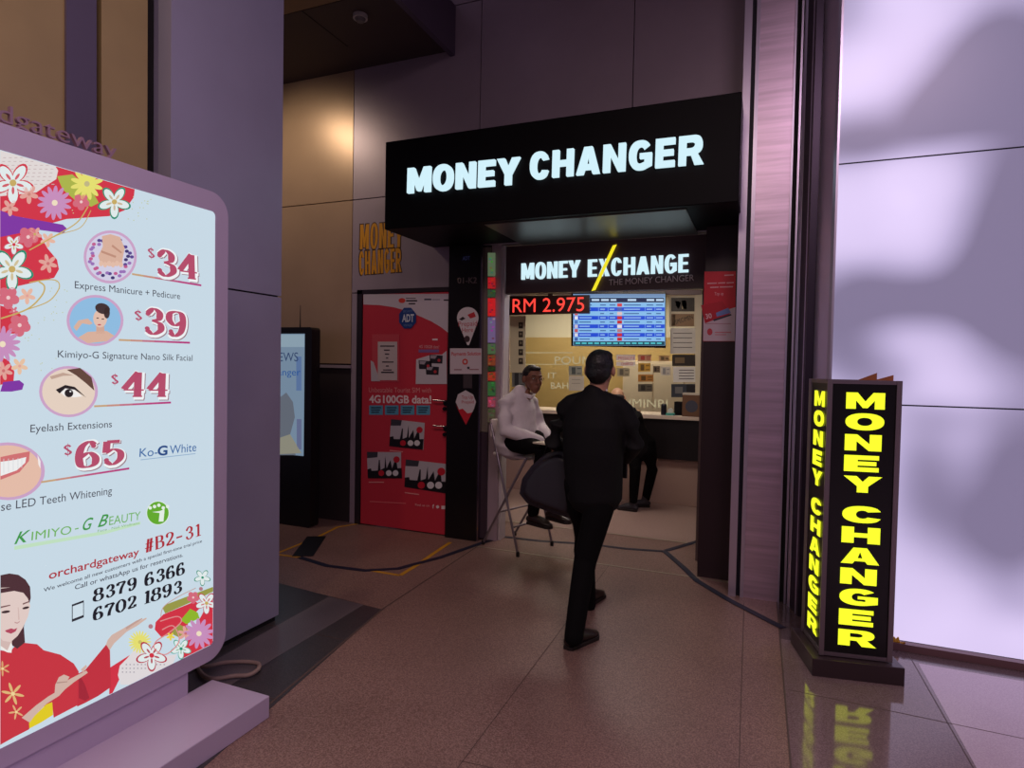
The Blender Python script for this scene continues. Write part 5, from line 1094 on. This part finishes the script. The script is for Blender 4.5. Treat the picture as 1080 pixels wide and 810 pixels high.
# ---- customer at the counter
cu = thing('person', 'person with a nearly bald head and dark clothes leaning on the counter', 'person', (-1.3, 7.0, 0))
hc = py(651, 420, 6.8)
b = MB(); P, M, r, f, u_ = head(b, hc, (-.25, .9, -.4), 1.0)
b.tube([hc+V(.01, -.03, -.04), V(-1.44, 6.78, 1.16), V(-1.42, 6.8, 1.1)], [.056, .055, .07], None, 16)
b.tube([V(-1.42, 6.82, 1.12), V(-1.36, 6.86, .98), V(-1.30, 6.92, .84), V(-1.27, 6.95, .72)], [(.11, .07), (.12, .09), (.12, .09), (.12, .09)], None, 18, up=(1, .2, 0))
A_ = [(V(-1.30, 6.82, 1.08), V(-1.26, 7.0, .90), V(-1.38, 7.2, 1.10)), (V(-1.6, 6.80, 1.08), V(-1.68, 6.98, .9), V(-1.52, 7.2, 1.10))]
for sh, el, wr in A_: b.tube([sh, (sh+el)/2, el, (el+wr)/2, wr], [.045, .042, .036, .032, .024], None, 12)
for sh, el, wr in A_: hand(b, wr, (0, 1, .1), (0, 0, -1), (-1 if wr.x > -1.4 else 1, 0, 0), 1.0, .3)
H_ = [(V(-1.19, 6.97, .70), py(688, 495, 7.08), py(681, 526, 7.2)), (V(-1.34, 6.93, .70), py(670, 495, 6.86), py(668, 528, 6.9))]
for h_, kn, an in H_: b.tube([h_, (h_+kn)/2, kn, kn*.6+an*.4, an], [.07, .062, .05, .046, .034], None, 12)
grown('body', b, SKIN3, cu); face_bits(P, M, 1, cu, HAIR)
k = MB(); k.ell(P(0, -.05, -.012), (.08, .064, .038), None, 18, M); grown('hair', k, mat('short_grey_hair', (60, 50, 46), .6), cu, .005, 2)
k = MB(); k.tube([V(-1.46, 6.79, 1.18), V(-1.45, 6.82, 1.12), V(-1.39, 6.86, .98), V(-1.32, 6.92, .84), V(-1.27, 6.95, .66)], [(.07, .06), (.14, .1), (.155, .12), (.15, .12), (.16, .12)], None, 22, up=(1, .2, 0))
for sh, el, wr in A_: k.tube([V(-1.42, 6.82, 1.13).lerp(sh, .5), sh, (sh+el)/2, el, (el+wr)/2, wr*.95+el*.05], [.06, .066, .06, .054, .046, .036], None, 14)
grown('jacket', k, BLACK_SUIT, cu, .01, 4)
k = MB(); k.tube([V(-1.27, 6.95, .8), V(-1.265, 6.95, .66)], [(.16, .11), (.17, .12)], None, 18, up=(1, .2, 0))
for h_, kn, an in H_: k.tube([h_, (h_+kn)/2, kn, kn*.55+an*.45, an], [.095, .08, .064, .058, .048], None, 14)
grown('trousers', k, TROUS, cu, .009, 4)
for an in (H_[0][2], H_[1][2]):
    h_ = V(an.x+.05, an.y, 0); shoe(cu, h_, h_+V(-.24, -.1 if an.y > 7.1 else .03, 0), mat('grey_shoe', (44, 42, 50), .5), SOLE, .09)
# ================================================================== LIGHTS
def area(name, loc, size, power, col, rot=(0, 0, 0), sy=None, spread=None):
    l = bpy.data.lights.new(name, 'AREA'); l.energy = power; l.color = col; l.size = size
    if sy: l.shape = 'RECTANGLE'; l.size_y = sy
    if spread: l.spread = spread
    o = bpy.data.objects.new(name, l); COL.objects.link(o); o.location = loc; o.rotation_euler = rot; return o
def spot(name, loc, tgt, power, col, ang=60, blend=.8, r=.06):
    l = bpy.data.lights.new(name, 'SPOT'); l.energy = power; l.color = col; l.spot_size = math.radians(ang); l.spot_blend = blend; l.shadow_soft_size = r
    o = bpy.data.objects.new(name, l); COL.objects.link(o); o.location = loc
    o.rotation_euler = (Vector(tgt)-Vector(loc)).to_track_quat('-Z', 'Y').to_euler(); return o
area('lobby_ceiling_light', (-1.6, 6.2, 2.7), 1.2, 20, (1, .86, .74), sy=.5)
area('office_ceiling_light', (-2.2, 8.3, 2.68), 2.2, 36, (1, .9, .72), sy=.5)
spot('wall_downlight', (-4.75, 3.9, 4.45), (-4.5, 5.1, 3.1), 80, (1, .8, .58), 110, 1.0, .2)
spot('wall_downlight', (-2.2, .4, 5.2), (-2.95, 1.6, 2.6), 60, (1, .8, .5), 80)
area('concourse_fill', (1.3, -.4, 5.2), 1.4, 95, (1.0, .7, .86), sy=1.4)  # two unseen fill lights added behind the camera to brighten floor and steel
area('concourse_fill', (-.7, -.2, 4.6), 1.0, 42, (1.0, .76, .66), sy=1.4)
w = bpy.data.worlds.new('dim_concourse'); w.use_nodes = True; SC.world = w
w.node_tree.nodes['Background'].inputs[0].default_value = (.56, .42, .62, 1); w.node_tree.nodes['Background'].inputs[1].default_value = .13
# ================================================================== CAMERA
cd = bpy.data.cameras.new('camera'); cam = bpy.data.objects.new('camera', cd); COL.objects.link(cam)
cd.sensor_width = 36; cd.sensor_fit = 'HORIZONTAL'; cd.lens = FL/1080*36; cd.clip_start = .05
cam.matrix_world = Matrix(((RT.x, UPV.x, -FW.x, CP.x), (RT.y, UPV.y, -FW.y, CP.y), (RT.z, UPV.z, -FW.z, CP.z), (0, 0, 0, 1)))
SC.camera = cam
SC.view_settings.view_transform = 'Standard'; SC.view_settings.look = 'None'; SC.view_settings.gamma = 1; SC.view_settings.exposure = 0
SC.view_settings.use_curve_mapping = False
